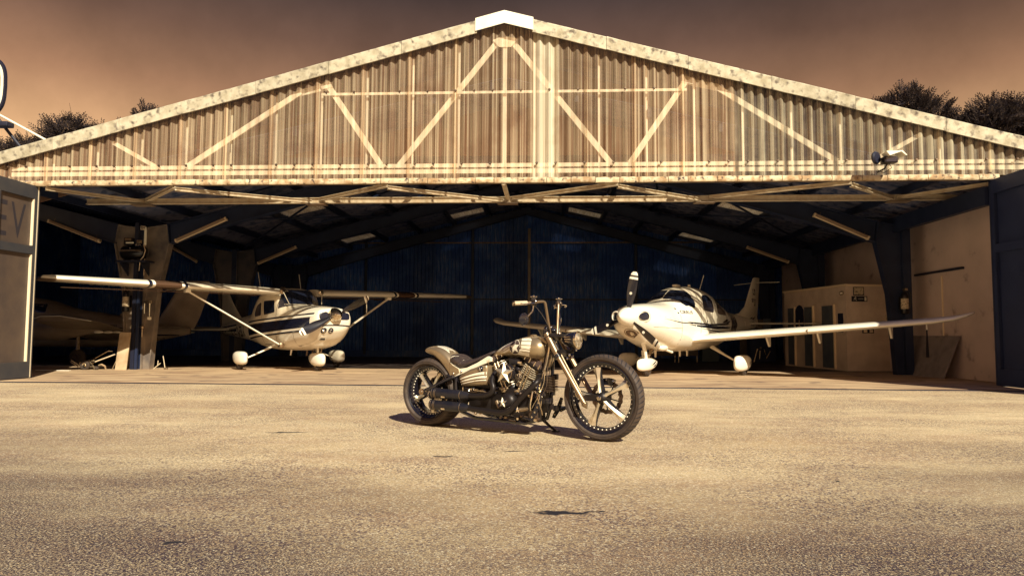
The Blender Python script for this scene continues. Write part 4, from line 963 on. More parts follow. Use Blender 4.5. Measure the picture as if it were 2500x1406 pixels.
    for k in range(n):
        i, j = 4*k, 4*((k+1) % n); f += [(i, j, j+2, i+2), (i+1, i+3, j+3, j+1), (i+2, j+2, j+3, i+3), (i, i+1, j+1, j)]
    d.add(v, f); d.build('brake_disc', 'dull_steel', rim, angle=40)
    hl = MB()
    for k in range(54):
        a = 2*math.pi*k/54; r = .124+.007*(k % 3)
        for s_ in (-1, 1): hl.lathe([(.0036, .0), (.001, .0006)], (cx+r*math.cos(a), y+s_*.0034, R0+r*math.sin(a)), (0, s_, 0), 6)
    hl.build('disc_hole', 'groove', rim)['kind'] = 'stuff'
    am = MB()
    for k in range(5):
        a = a0+.3+2*math.pi*k/5; am.tube([(cx+.04*math.cos(a), y, R0+.04*math.sin(a)), (cx+.118*math.cos(a+.15), y, R0+.118*math.sin(a+.15))], .006, 6)
    am.build('disc_carrier', 'black', rim)
    return rim
fw = bike_wheel('front_wheel', 1.880, .376, .312, .13, R_(102))
rw = bike_wheel('rear_wheel', 0.0, .342, .262, .25, R_(132), rear=True)
# --- fork ---
for s_ in (-1, 1):
    y = s_*.118; A = Vector((1.372, y, .930)); M = Vector((1.487, y, .733)); B = Vector((1.748, y, .330)); d = (B-M).normalized()
    f = MB().tube([A, A+(M-A)*.5, M], [.0285, .0285, .0285], 20).build('fork_tube', 'fork_tan', BK, angle=30)
    MB().tube([A+(A-M).normalized()*.012, A], [.019, .026], 16).build('fork_cap', 'black_gloss', f)
    MB().tube([M-d*.012, M+d*.022], .0315, 20).build('clamp_ring', 'black_gloss', f)
    MB().tube([A+(M-A)*.13, A+(M-A)*.16], .030, 20).build('clamp_ring', 'black_gloss', f)
    l = MB().tube([M+d*.02, M+(B-M)*.5, B], .0225, 18).build('fork_leg', 'fork_tan', BK, angle=30)
    e = B+d*.0
    MB().tube([B, B+d*.008, B+d*.012, B+d*.028, B+d*.058], [.0225, .030, .030, .022, .002], 16).build('fork_spike', 'fork_tan', l, angle=25)
    MB().tube([(1.50, s_*.075, .74), (1.73, s_*.080, .36)], .010, 10).build('damper_rod', 'fork_tan', l)
    MB().prism([(1.70, .37), (1.76, .345), (1.86, .352), (1.895, .372), (1.86, .405), (1.75, .40)], s_*.072, s_*.098).build('axle_bracket', 'black_satin', l, angle=30)
for (x, z, t) in ((1.392, .895, .03), (1.478, .750, .034)):
    d = Vector((.504, 0, -.864)); n_ = Vector((.864, 0, .504)); mb = MB()
    c = Vector((x, 0, z)); v = []
    for s_ in (-1, 1):
        for q, w in ((-.5, 1), (.5, 1)):
            for r in (-.035, .045): v.append(c+d*t*q+n_*r+Vector((0, s_*.14, 0)))
    mb.add(v, [(0, 1, 3, 2), (4, 6, 7, 5), (0, 4, 5, 1), (2, 3, 7, 6), (0, 2, 6, 4), (1, 5, 7, 3)]); mb.build('fork_yoke', 'black_satin', BK, smooth=False)
MB().tube([(1.345, 0, .90), (1.425, 0, .765)], .034, 16).build('steering_head', 'black_satin', BK)
# --- handlebar ---
hb = MB()
for s_ in (-1, 1):
    p = [(1.398, s_*.055, .885), (1.383, s_*.068, .93), (1.374, s_*.095, 1.07), (1.366, s_*.122, 1.195), (1.362, s_*.128, 1.212), (1.352, s_*.142, 1.220), (1.325, s_*.20, 1.214), (1.285, s_*.27, 1.204), (1.195, s_*.385, 1.196)]
    hb.tube(p, .0125, 14)
hb = hb.build('handlebar', 'fork_tan', BK, angle=50)
for s_ in (-1, 1):
    a, b = Vector((1.272, s_*.290, 1.2025)), Vector((1.198, s_*.383, 1.196)); d = (b-a).normalized()
    g = MB().tube([a, a+d*.004, b-d*.004, b], [.017, .0195, .0195, .017], 16).build('grip', 'grip_tan', hb, angle=40)
    # star end cap
    c = b+d*.012; u = Vector((0, 0, 1)); w = d.cross(u).normalized(); v = [c+d*.010]
    for x, z in star(0, 0, .030, .42): v.append(c+w*x+u*z)
    v.append(c-d*.006); n = 10
    MB().add(v, [(0, 1+i, 1+(i+1) % n) for i in range(n)]+[(n+1, 1+(i+1) % n, 1+i) for i in range(n)]).build('star_end', 'chrome', hb, smooth=False)
    # control cluster, reservoir, lever
    cc = Vector((1.303, s_*.238, 1.208))
    MB().bbox(cc-Vector((.018, .028, .024)), cc+Vector((.03, .028, .022)), .006).build('switch_block', 'steel_dark', hb)
    MB().tube([cc+Vector((.006, 0, .02)), cc+Vector((.006, 0, .05))], [.024, .024], 14).build('fluid_reservoir', 'black_gloss', hb, angle=40)
    v = [cc+Vector((.006, 0, .066))]
    for x, z in star(0, 0, .034, .62): v.append(cc+Vector((.006+x, z, .054)))
    for x, z in star(0, 0, .030, .62): v.append(cc+Vector((.006+x, z, .048)))
    MB().add(v, [(0, 1+i, 1+(i+1) % 10) for i in range(10)]+[(1+i, 11+i, 11+(i+1) % 10, 1+(i+1) % 10) for i in range(10)]).build('star_cap', 'chrome', hb, smooth=False)
    MB().tube([cc+Vector((.035, -s_*.005, -.002)), cc+Vector((.055, s_*.03, -.004)), cc+Vector((.045, s_*.08, -.010)), cc+Vector((-.005, s_*.16, -.02)), cc+Vector((-.02, s_*.18, -.016))], [.008, .007, .006, .006, .009], 8, flat=.7).build('lever', 'chrome', hb)
    MB().sphere(cc+Vector((.024, 0, .012)), .012, 10).build('clamp_bolt', 'chrome', hb)
    # mirror hung under the bar
    m0 = cc+Vector((.006, s_*.006, -.03)); m1 = m0+Vector((-.004, s_*.010, -.05)); m2 = m0+Vector((-.03, s_*.055, -.10))
    mr_ = MB().tube([m0, m1, m2], .0065, 8).build('mirror_stalk', 'chrome', hb)
    mb = MB()
    for i in range(7):
        q = m1+(m2-m1)*i/6; mb.sphere(q, .009, 6)
    mb.build('stalk_knurl', 'dull_steel', hb)
    c = m2+Vector((-.012, s_*.035, -.022)); ax = Vector((-1, -s_*.35, .05))
    MB().lathe([(.001, -.014), (.03, -.012), (.052, -.004), (.056, .004), (.050, .008), (.001, .008)], c, ax, 24).build('mirror', 'black_gloss', hb, angle=30)
    MB().tube([m2, c+Vector((.014, 0, 0))], .007, 6).build('mirror_joint', 'chrome', hb)
# gauge and risers
MB().sphere((1.372, 0, .958), .034, 16, (1.3, 1.0, .75)).build('speedometer', 'black_gloss', BK)
MB().lathe([(.028, .0), (.028, .006), (.001, .008)], (1.355, 0, .977), (-.6, 0, .8), 18).build('gauge_ring', 'chrome', BK)
MB().sphere((1.352, -.09, .958), .022, 12, (1, .8, 1.9)).build('ignition_pod', 'black_gloss', BK)
# --- headlight ---
hc = Vector((1.60, 0, .873)); hl = MB().lathe([(.001, -.13), (.026, -.12), (.052, -.09), (.070, -.045), (.077, 0), (.077, .025), (.073, .032)], hc, (1, 0, 0), 32).build('headlight', 'black_gloss', BK, angle=40)
MB().lathe([(.078, .020), (.082, .028), (.080, .038), (.070, .040), (.068, .034)], hc, (1, 0, 0), 32).build('headlight_ring', 'chrome', hl)
MB().lathe([(.070, .034), (.06, .042), (.035, .050), (.001, .053)], hc, (1, 0, 0), 32).build('headlight_glass', 'lens', hl)
lv = MB()
for i in range(3):
    z = .905-.020*i
    lv.add([(1.520+.008*i, -.062-.004*i, z), (1.598, -.0805+.004*(1-i)**2*-1, z), (1.598, -.0795, z-.007), (1.520+.008*i, -.063-.004*i, z-.007)], [(0, 1, 2, 3)])
lv.build('louvre', 'chrome', hl, smooth=False)
MB().tube([(1.60, 0, .80), (1.575, 0, .765), (1.51, 0, .76)], .012, 8).build('headlight_bracket', 'black_satin', BK)
MB().sphere((1.625, -.02, .785), .012, 8).build('bracket_bolt', 'chrome', BK)
for p in ((1.56, -.03, .74), (1.585, -.02, .715), (1.55, -.05, .71)): MB().sphere(p, .013, 8).build('clamp_bolt', 'chrome', BK)
# --- tank ---
ts = [(.735, .735, .745, .655, .035, 2.2), (.78, .765, .785, .672, .075, 2.3), (.86, .805, .86, .702, .105, 2.4), (.95, .845, .95, .712, .130, 2.4), (1.05, .883, 1.05, .706, .150, 2.4),
      (1.14, .905, 1.15, .692, .163, 2.3), (1.22, .908, 1.235, .685, .166, 2.3), (1.29, .895, 1.305, .70, .150, 2.3), (1.335, .868, 1.345, .735, .108, 2.2), (1.352, .83, 1.36, .77, .05, 2.0)]
tk = loft2(ts, 36, 5).build('fuel_tank', 'tank_tan', BK, angle=80); TT = bvh_of(tk)
MB().prism([(1.27, .899), (1.345, .878), (1.372, .845), (1.355, .838), (1.315, .862)], -.10, .10).build('tank_neck', 'tank_tan', tk, angle=40)
MB().lathe([(.034, -.004), (.034, .006), (.024, .010), (.001, .011)], (1.17, -.0, .910), (.0, 0, 1), 20).build('filler_cap', 'tank_tan', tk)
SD = dict(origin=(0, -1, 0), u=(1, 0, 0), v=(0, 0, 1), d=(0, 1, 0))
fr_ = [[(1.10, .884), (1.20, .888), (1.228, .872), (1.230, .862), (1.12, .862)], [(1.125, .856), (1.232, .854), (1.234, .824), (1.13, .828)], [(1.13, .822), (1.234, .817), (1.234, .800), (1.218, .797), (1.236, .785), (1.135, .795)],
       [(1.13, .789), (1.228, .777), (1.222, .762), (1.10, .772)], [(1.09, .766), (1.218, .752), (1.205, .722), (1.08, .738)]]
bk_ = [[(1.01, .860), (.90, .812), (.82, .757), (.91, .803), (1.02, .848)], [(1.0, .842), (.89, .790), (.83, .752), (.90, .782), (1.0, .826)], [(.995, .820), (.90, .774), (.85, .750), (.91, .764), (.99, .80)], [(.992, .792), (.92, .762), (.87, .744), (.93, .748), (.99, .772)]]
decal('tank_stripe', fr_+bk_, TT, 'stripe_cream', tk, off=.0012, step=.02, **SD)
o = decal('tank_roundel', [disc(1.056, .803, .064, 32)], TT, 'badge_brown', tk, off=.0020, step=.02, **SD)
decal('roundel_ring', [[(1.056+r*math.cos(a), .803+r*math.sin(a)) for a, r in ((a0, .067), (a0+.2, .067), (a0+.2, .0625), (a0, .0625))] for a0 in np.arange(0, 2*math.pi-.35, .2)], TT, 'stripe_cream', tk, off=.0026, step=0, **SD)
decal('roundel_star', [star(1.056, .803, .060, .42, math.pi/2+.1)], TT, 'stripe_cream', tk, off=.0028, step=.02, **SD)
# --- seat ---
ss = [(.270, .690, .285, .640, .075, 2.4), (.283, .722, .312, .605, .125, 2.6), (.330, .722, .360, .588, .140, 2.6), (.385, .690, .42, .585, .140, 2.6), (.44, .674, .47, .600, .128, 2.6), (.52, .682, .54, .625, .108, 2.5), (.62, .715, .63, .665, .085, 2.4), (.72, .757, .725, .708, .065, 2.3), (.765, .770, .765, .735, .045, 2.0)]
se = loft2(ss, 28, 5).build('seat', 'leather', BK, angle=80); TS = bvh_of(se)
decal('seat_rib', [[(.335+.018*math.cos(a), .655+.012*math.sin(a)), (.335+.080*math.cos(a+.04), .668+.040*math.sin(a+.04)), (.335+.080*math.cos(a-.05), .668+.040*math.sin(a-.05))] for a in [R_(-60+k*21) for k in range(12)]], TS, 'fork_tan', se, off=.002, step=.02, **SD)
decal('seat_piping', [band([(.345+.062*math.cos(a)*(1.5 if math.cos(a) > 0 else .9), .662+.046*math.sin(a)) for a in np.linspace(.4*math.pi, 2.05*math.pi, 30)], [(.345+.058*math.cos(a)*(1.5 if math.cos(a) > 0 else .9), .662+.042*math.sin(a)) for a in np.linspace(.4*math.pi, 2.05*math.pi, 30)])], TS, 'stripe_cream', se, off=.002, step=0, **SD)
# cream strut cover under the seat
MB().prism([(.30, .640), (.40, .583), (.50, .598), (.62, .648), (.74, .712), (.775, .700), (.775, .665), (.70, .640), (.56, .588), (.44, .540), (.335, .500), (.300, .525)], -.128, -.095).build('strut_cover', 'stripe_cream', BK, angle=30)
MB().prism([(.292, .645), (.33, .615), (.40, .583), (.41, .545), (.335, .502), (.296, .522)], -.134, -.105).build('strut_cover', 'tank_tan', BK, angle=30)
for p in ((.345, -.138, .535), (.44, -.134, .562)): MB().sphere(p, .011, 10).build('cover_bolt', 'chrome', BK)
# --- rear fender ---
fs_ = [(-.088, .752, -.078, .738, .045, 2.2), (-.055, .782, -.040, .722, .085, 2.4), (.02, .800, .035, .700, .105, 2.6), (.11, .795, .10, .668, .118, 2.8), (.20, .765, .165, .615, .125, 2.8), (.275, .71, .215, .56, .128, 2.8), (.318, .645, .243, .53, .128, 2.8), (.335, .575, .262, .505, .125, 2.6), (.335, .52, .275, .475, .115, 2.4)]
fe = loft2(fs_, 32, 5).build('rear_fender', 'tank_tan', BK, angle=80); TF = bvh_of(fe)
decal('fender_stripe', [[(x0, y), (x0+.15, y), (x0+.15, y+.012), (x0, y+.012)] for x0, y in ((.09, -.07), (.07, -.05), (.06, -.028), (.07, -.006), (.09, .02))], TF, 'stripe_cream', fe, origin=(0, 0, 2), u=(1, 0, 0), v=(0, 1, 0), d=(0, 0, -1), off=.0015, step=.02)
MB().sphere((.275, -.128, .515), .026, 12, (1.3, .5, .5)).build('turn_signal', 'black_gloss', BK)
# belt guard / inner mudguard
arc = [(.365*math.cos(a), .342+.365*math.sin(a)) for a in np.linspace(R_(62), R_(-25), 14)]
MB().rings([[(x, -.09, z), (x, .09, z), (x*1.035, .09, .342+(z-.342)*1.035), (x*1.035, -.09, .342+(z-.342)*1.035)] for x, z in arc]).build('inner_mudguard', 'black', BK, angle=50)
# --- frame, swing arm ---
def tb(pts, r, name, mt='black_gloss', n=10, par=None): return MB().tube(pts, r, n).build(name, mt, par or BK, angle=50)
tb([(-.02, -.165, .345), (.10, -.165, .395), (.24, -.163, .455), (.36, -.16, .508)], [.018, .016, .018, .022], 'swing_arm'); tb([(-.02, .165, .345), (.36, .16, .508)], .017, 'swing_arm')
tb([(-.02, -.165, .345), (.15, -.150, .27), (.42, -.13, .235)], .017, 'swing_arm', 'black_satin'); tb([(-.02, .165, .345), (.42, .13, .235)], .017, 'swing_arm', 'black_satin')
MB().lathe([(.001, -.195), (.013, -.195), (.018, -.185), (.03, -.183), (.032, -.165), (.02, -.14), (.001, -.14)], (-.02, 0, .345), (0, 1, 0), 16).build('rear_axle', 'steel', BK, angle=30)
for p in ((.03, -.17, .36), (.055, -.168, .335), (.075, -.168, .355), (.06, -.168, .31)): MB().lathe([(.012, -.006), (.012, .004), (.006, .008)], p, (0, -1, 0), 8).build('adjuster', 'chrome', BK)
for s_ in (-1, 1):
    tb([(.36, s_*.11, .508), (.46, s_*.10, .545), (.60, s_*.09, .595), (.76, s_*.07, .655), (1.0, s_*.04, .70), (1.33, 0, .80)], .018, 'frame_tube')
    tb([(1.375, 0, .83), (1.345, s_*.05, .72), (1.315, s_*.10, .50), (1.285, s_*.12, .25), (1.25, s_*.12, .14), (1.16, s_*.12, .115), (.60, s_*.12, .125), (.42, s_*.12, .18), (.36, s_*.11, .30), (.36, s_*.11, .508)], .018, 'frame_tube')
    tb([(1.37, 0, .80), (1.30, s_*.03, .70), (1.0, s_*.03, .66), (.8, s_*.04, .62)], .014, 'frame_tube', 'black')
MB().prism([(1.30, .72), (1.35, .78), (1.365, .70), (1.33, .62), (1.24, .675)], -.05, .05).build('neck_gusset', 'tank_tan', BK, angle=30)
# belt drive pulley on the far side and caliper at the back
MB().lathe([(.11, .12), (.115, .125), (.115, .145), (.11, .15), (.03, .15), (.03, .12)], (0, 0, .342), (0, 1, 0), 40, closed=True).build('belt_pulley', 'black_satin', BK)
MB().bbox((-.075, .06, .385), (.0, .10, .46), .012).build('brake_caliper', 'black_gloss', BK)
cal = MB().prism(arcpts(1.88, .376, .165, R_(62), R_(118), 10)+arcpts(1.88, .376, .105, R_(118), R_(62), 8), .05, .105).build('brake_caliper', 'black_gloss', BK, angle=40)
for a in (R_(64), R_(88), R_(100)): MB().sphere((1.88+.16*math.cos(a), .05, .376+.155*math.sin(a)), .011, 8).build('caliper_bolt', 'chrome', cal)
# --- side panel / oil tank ---
pp = [(.425, .505), (.47, .545), (.56, .588), (.64, .612), (.70, .626), (.755, .628), (.765, .60), (.758, .54), (.770, .50), (.765, .442), (.62, .430), (.455, .418), (.440, .46)]
mb = MB(); n = len(pp); cx, cz = .61, .52; R3 = []
for k, (t, y) in enumerate(((1.0, -.05), (1.0, -.145), (.97, -.158), (.88, -.168), (.6, -.176), (.25, -.179))): R3.append([(cx+(a-cx)*t, y, cz+(b-cz)*t) for a, b in pp])
pn = mb.rings(R3).build('side_panel', 'tank_tan', BK, angle=40); TP = bvh_of(pn)
st_ = []
for z0, z1, t in ((.478, .515, .026), (.452, .482, .022), (.433, .458, .010)):
    xs = np.linspace(.445, .752, 12); f = lambda x, z0=z0, z1=z1: z0+(z1-z0)*(1-((.752-x)/.307)**1.7)+.028*math.sin((x-.445)/.307*math.pi*.5)
    st_.append(band([(x, f(x)+t*(.4+.6*(x-.44)/.3)) for x in xs], [(x, f(x)) for x in xs]))
decal('panel_stripe', st_, TP, 'stripe_cream', pn, off=.0014, step=.03, **SD)
dk = [band([(x, z+.004) for x, z in zip(np.linspace(.44, .752, 10), [a+(b-a)*(t**.7) for t in np.linspace(0, 1, 10)])], [(x, z) for x, z in zip(np.linspace(.44, .752, 10), [a+(b-a)*(t**.7) for t in np.linspace(0, 1, 10)])]) for a, b in ((.474, .540), (.449, .508), (.428, .482), (.500, .578))]
decal('panel_line', dk, TP, 'badge_brown', pn, off=.0020, step=.03, **SD)
MB().lathe([(.001, .014), (.020, .012), (.028, .004), (.030, -.004)], (.690, -.172, .592), (0, -1, 0), 20).build('panel_badge', 'black_gloss', pn)
c = Vector((.690, -.188, .592)); v = [c+Vector((0, -.006, 0))]+[c+Vector((x, 0, z)) for x, z in star(0, 0, .021, .42)]
MB().add(v, [(0, 1+i, 1+(i+1) % 10) for i in range(10)]).build('badge_star', 'chrome', pn, smooth=False)
# --- engine ---
MB().bbox((.78, -.13, .17), (1.22, .13, .42), .03).build('crankcase', 'black_satin', BK, angle=40)
MB().bbox((.50, -.11, .17), (.80, .12, .40), .03).build('gearbox', 'black_satin', BK, angle=40)
MB().bbox((.44, -.09, .40), (.80, .09, .56), .02).build('oil_tank', 'black', BK, angle=40)
for nm, base, tip, w in (('rear', Vector((.955, 0, .41)), Vector((.815, 0, .665)), 1), ('front', Vector((1.055, 0, .41)), Vector((1.195, 0, .640)), -1)):
    d = (tip-base).normalized(); s3 = Vector((d.z, 0, -d.x)); Ln = (tip-base).length
    cyl = MB().tube([base, base+d*Ln*.95], .055, 20).build('cylinder', 'black', BK)
    fn = MB(); nf = 12
    for k in range(nf):
        c = base+d*(Ln*.10+Ln*.82*k/(nf-1)); hw, hy = (.066, .085) if k < 7 else (.086, .100); v = []
        pts = [(hw, -hy*.6), (hw*.6, -hy), (-hw*.6, -hy), (-hw, -hy*.6), (-hw, hy*.6), (-hw*.6, hy), (hw*.6, hy), (hw, hy*.6)]
        for t in (-.0038, .0038): v += [c+s3*a+Vector((0, b, 0))+d*t for a, b in pts]
        fn.add(v, [tuple(range(8)), tuple(range(15, 7, -1))]+[(i, i+8, (i+1) % 8+8, (i+1) % 8) for i in range(8)])
    fn.build('cooling_fin', 'fin_edge', cyl, smooth=False)['kind'] = 'stuff'
    # rocker cover in two steps with bolts
    for i, (t0, t1, hw, hy) in enumerate(((.0, .022, .112, .098), (.022, .050, .106, .090), (.050, .072, .086, .070))):
        c0, c1 = tip+d*t0, tip+d*t1; v = []
        for cc, k_ in ((c0, 1), (c1, .95)): v += [cc+s3*a*hw*k_+Vector((0, b*hy*k_, 0)) for a, b in ((-1, -.8), (-.9, -1), (.9, -1), (1, -.8), (1, .8), (.9, 1), (-.9, 1), (-1, .8))]
        MB().add(v, [tuple(range(7, -1, -1)), tuple(range(8, 16))]+[(i2, (i2+1) % 8, (i2+1) % 8+8, i2+8) for i2 in range(8)]).build('rocker_cover', ('black_satin', 'badge_brown', 'badge_brown')[i], cyl, angle=20)
    bl = MB()
    for a in (-.085, -.03, .03, .085): bl.tube([tip+d*.010+s3*a+Vector((0, -.095, 0)), tip+d*.056+s3*a+Vector((0, -.093, 0))], .0065, 8)
    bl.build('cover_bolt', 'chrome', cyl)
    for q in (-.018, .022):
        tb([base+Vector((-.02*w+q, -.105, -.03)), tip-d*.01+s3*(q*.9)*1+Vector((0, -.108, 0))], .0085, 'pushrod_tube', 'chrome', 8, cyl)
        MB().tube([base+Vector((-.02*w+q, -.105, -.05)), base+Vector((-.02*w+q, -.105, -.015))], .014, 10).build('tappet_block', 'chrome', cyl)
MB().sphere((1.04, -.06, .60), .04, 12).build('carburettor', 'steel_dark', BK); MB().bbox((1.06, -.11, .635), (1.105, -.085, .675), .006).build('coil_cover', 'chrome', BK)
MB().bbox((.96, -.10, .64), (1.08, -.02, .70), .01).build('coil', 'black', BK)
# air cleaner with star
ac = MB().lathe([(.001, .016), (.060, .014), (.078, .004), (.082, -.010), (.082, -.05), (.05, -.10)], (.985, -.205, .568), (0, -1, 0), 36).build('air_cleaner', 'black_gloss', BK, angle=30)
MB().lathe([(.074, .0108), (.079, .008), (.081, .001)], (.985, -.205, .568), (0, -1, 0), 36).build('air_cleaner_ring', 'steel', ac)
c = Vector((.982, -.222, .568)); R5 = star(0, 0, .108, .385, math.pi/2-.03); v = [c+Vector((0, -.030, 0))]+[c+Vector((x, 0, z)) for x, z in R5]+[c+Vector((x, .012, z)) for x, z in R5]
MB().add(v, [(0, 1+i, 1+(i+1) % 10) for i in range(10)]+[(1+i, 11+i, 11+(i+1) % 10, 1+(i+1) % 10) for i in range(10)]).build('air_cleaner_star', 'spoke_steel', ac, smooth=False)
# cam cover with star
cm = MB().lathe([(.001, .028), (.040, .026), (.062, .014), (.078, -.006), (.082, -.03), (.082, -.09)], (.998, -.185, .308), (0, -1, 0), 32).build('cam_cover', 'black_satin', BK, angle=40)
MB().lathe([(.001, .010), (.038, .008), (.042, -.002)], (.975, -.214, .298), (0, -1, 0), 24).build('cam_badge', 'black_gloss', cm)
c = Vector((.972, -.228, .298)); R5 = star(0, 0, .048, .40); v = [c+Vector((0, -.014, 0))]+[c+Vector((x, 0, z)) for x, z in R5]+[c+Vector((x, .006, z)) for x, z in R5]
MB().add(v, [(0, 1+i, 1+(i+1) % 10) for i in range(10)]+[(1+i, 11+i, 11+(i+1) % 10, 1+(i+1) % 10) for i in range(10)]).build('cam_star', 'spoke_steel', cm, smooth=False)
MB().tube([(.86, -.15, .30), (.90, -.16, .24)], .019, 10).build('oil_filter_neck', 'fork_tan', BK)
# exhausts
def smooth_path(p, n=6): return [tuple(q) for q in catmull(p, n)]
crng0 = random.Random(9)
e1 = tb(smooth_path([(.835, -.08, .585), (.828, -.15, .545), (.842, -.205, .485), (.868, -.222, .43), (.850, -.225, .382), (.78, -.225, .352), (.68, -.222, .342), (.56, -.22, .339)]), .026, 'exhaust_pipe', 'black_satin', 16)
e2 = tb(smooth_path([(1.28, -.10, .535), (1.315, -.16, .51), (1.30, -.205, .475), (1.20, -.225, .375), (1.10, -.23, .275), (1.05, -.232, .232), (.98, -.232, .208), (.90, -.232, .205), (.75, -.228, .214), (.56, -.222, .224)]), .026, 'exhaust_pipe', 'black_satin', 16)
for z0, z1, par in ((.339, .347, e1), (.226, .236, e2)):
    x1, x0 = .60, .165+(0 if z0 > .3 else -.012)
    MB().tube([(x1, -.22, z0), (x1-.03, -.22, z0), (x1-.10, -.22, z0+.001), (x0, -.22, z1), (x0-.010, -.22, z1)], [.028, .034, .047, .052, .048], 24).build('silencer', 'black', par, angle=30)
    for xx in (.51, x0+.055, x0+.040, x0+.010): MB().lathe([(.0535 if xx < .4 else .050, -.002), (.0545 if xx < .4 else .051, 0), (.0535 if xx < .4 else .050, .002)], (xx, -.22, z0+(z1-z0)*(x1-xx)/(x1-x0)), (1, 0, 0), 28).build('silencer_band', 'steel', par)
    MB().tube([(x0-.011, -.22, z1), (x0-.008, -.22, z1)], .035, 20).build('silencer_mouth', 'groove', par)
    MB().bbox((.30, -.277, z0-.028), (.345, -.268, z0-.012), .003).build('silencer_plate', 'chrome', par)
mb = MB()
for i in range(5): mb.tube([(.20+.018*i, -.235, .275), (.20+.018*i, -.235, .300)], .006, 6)
mb.build('spring', 'chrome', BK)
MB().bbox((1.20, -.09, .20), (1.30, .09, .42), .02).build('front_engine_mount', 'black_satin', BK, angle=40)
MB().bbox((1.02, -.12, .13), (1.24, .12, .20), .02).build('oil_pan', 'black_satin', BK, angle=40)
for i in range(14):
    x = crng0.uniform(1.24, 1.40); z = crng0.uniform(.25, .62); y = crng0.uniform(-.10, .06)
    MB().bbox((x-.02, y-.02, z-.025), (x+.02, y+.02, z+.025), .006).build('wiring_box', crng0.choice(['black_gloss', 'black_satin', 'dull_steel', 'steel_dark']), BK)
# foot controls
pg = MB().tube([(1.185, -.300, .252), (1.195, -.27, .252), (1.215, -.19, .252)], [.012, .019, .017], 14).build('footpeg', 'fork_tan', BK, angle=30)
c = Vector((1.182, -.302, .252)); v = [c+Vector((-.004, -.012, 0))]+[c+Vector((x, 0, z)) for x, z in star(0, 0, .030, .42)]
MB().add(v, [(0, 1+i, 1+(i+1) % 10) for i in range(10)]).build('star_end', 'chrome', pg, smooth=False)
MB().tube([(1.30, .17, .235), (1.36, .32, .228)], .017, 12).build('footpeg', 'black', BK)
for s_, x0 in ((1, 1.28), (-1, 1.22)):
    y = s_*.16; br = MB().prism([(x0, .15), (x0+.03, .14), (x0+.085, .22), (x0+.115, .33), (x0+.09, .34), (x0+.05, .25)], y-.006, y+.006).build('pedal_bracket', 'black', BK, angle=30)
    hl_ = MB()
    for x, z in ((x0+.03, .18), (x0+.06, .225), (x0+.085, .27), (x0+.098, .31)):
        for q in (-1, 1): hl_.lathe([(.009, 0), (.001, .0005)], (x, y+q*.0065, z), (0, q, 0), 10)
    hl_.build('bracket_hole', 'chrome', br)
lk = MB().prism([(1.33, .215), (1.36, .20), (1.55, .30), (1.56, .33), (1.535, .325)], .18, .192).build('shift_lever', 'black', BK, angle=30)
hh = MB()
for t in np.linspace(.1, .85, 4): hh.lathe([(.008, 0), (.001, .0005)], (1.345+.20*t, .1795, .21+.105*t), (0, -1, 0), 10)
hh.build('lever_hole', 'chrome', lk)
# regulator with fins, oil cooler, lower clutter
rg = MB().bbox((1.205, -.13, .135), (1.30, -.07, .245), .01).build('regulator', 'black_satin', BK); mb = MB()
for i in range(9): mb.box((1.21+.010*i, -.15, .145), (1.214+.010*i, -.128, .235))
mb.build('regulator_fin', 'dull_steel', rg, smooth=False)['kind'] = 'stuff'
cl2 = MB().bbox((1.315, -.07, .40), (1.365, .07, .55), .01).build('oil_cooler', 'black_satin', BK); mb = MB()
for i in range(10): mb.box((1.308, -.085, .405+.0145*i), (1.385, .085, .411+.0145*i))
mb.build('cooler_fin', 'dull_steel', cl2, smooth=False)['kind'] = 'stuff'
crng = random.Random(5)
def wire(p, r=.004, mt='black_gloss', name='hose'): tb(smooth_path(p, 5), r, name, mt, 6)
for i in range(9):
    y = crng.uniform(-.10, -.02); x = 1.33+crng.uniform(-.02, .05)
    wire([(1.40+crng.uniform(-.02, .03), y, .86), (x+.03, y-.02, .74), (x, y-.03, .60), (x-.02+crng.uniform(-.02, .02), y-.04, .46), (1.27+crng.uniform(-.03, .05), y-.05, .30+crng.uniform(-.05, .05))], crng.uniform(.0035, .0065), crng.choice(['black_gloss', 'chrome', 'black_gloss', 'dull_steel']))
for s_ in (-1, 1):
    wire([(1.31, s_*.23, 1.19), (1.36, s_*.17, 1.10), (1.39, s_*.10, .98), (1.38, s_*.06, .88)], .0045)
wire([(1.25, -.13, .50), (1.26, -.17, .40), (1.25, -.19, .30), (1.24, -.17, .24)], .009, 'chrome', 'brake_line')
wire([(1.29, -.12, .46), (1.30, -.16, .38), (1.33, -.16, .30), (1.34, -.13, .20)], .006, 'chrome', 'brake_line')
for i in range(46):
    x = crng.uniform(.5, 1.30); z = crng.uniform(.13, .20) if i % 2 else crng.uniform(.36, .43); y = crng.uniform(-.16, -.12)
    mt = crng.choice(['chrome', 'steel', 'dull_steel', 'black_gloss', 'fork_tan'])
    if i % 3 == 0: MB().lathe([(.013, -.01), (.013, .008), (.007, .013), (.001, .013)], (x, y, z), (0, -1, 0), 8).build('engine_bolt', mt, BK, angle=30)
    elif i % 3 == 1: MB().tube([(x, y, z), (x+crng.uniform(.03, .08), y-.01, z+crng.uniform(-.02, .02))], crng.uniform(.005, .011), 7).build('linkage_rod', mt, BK)
    else: MB().bbox((x, y-.01, z-.012), (x+crng.uniform(.02, .05), y+.02, z+.012), .004).build('engine_bracket', mt, BK)
for i in range(22):   # heads, manifolds and fittings between the cylinders
    x = crng.uniform(.93, 1.12); z = crng.uniform(.42, .63); y = crng.uniform(-.115, -.06)
    MB().tube([(x, y, z), (x+crng.uniform(-.04, .04), y-.01, z+crng.uniform(-.035, .035))], crng.uniform(.005, .011), 7).build('engine_fitting', crng.choice(['chrome', 'steel', 'black_gloss', 'dull_steel']), BK)
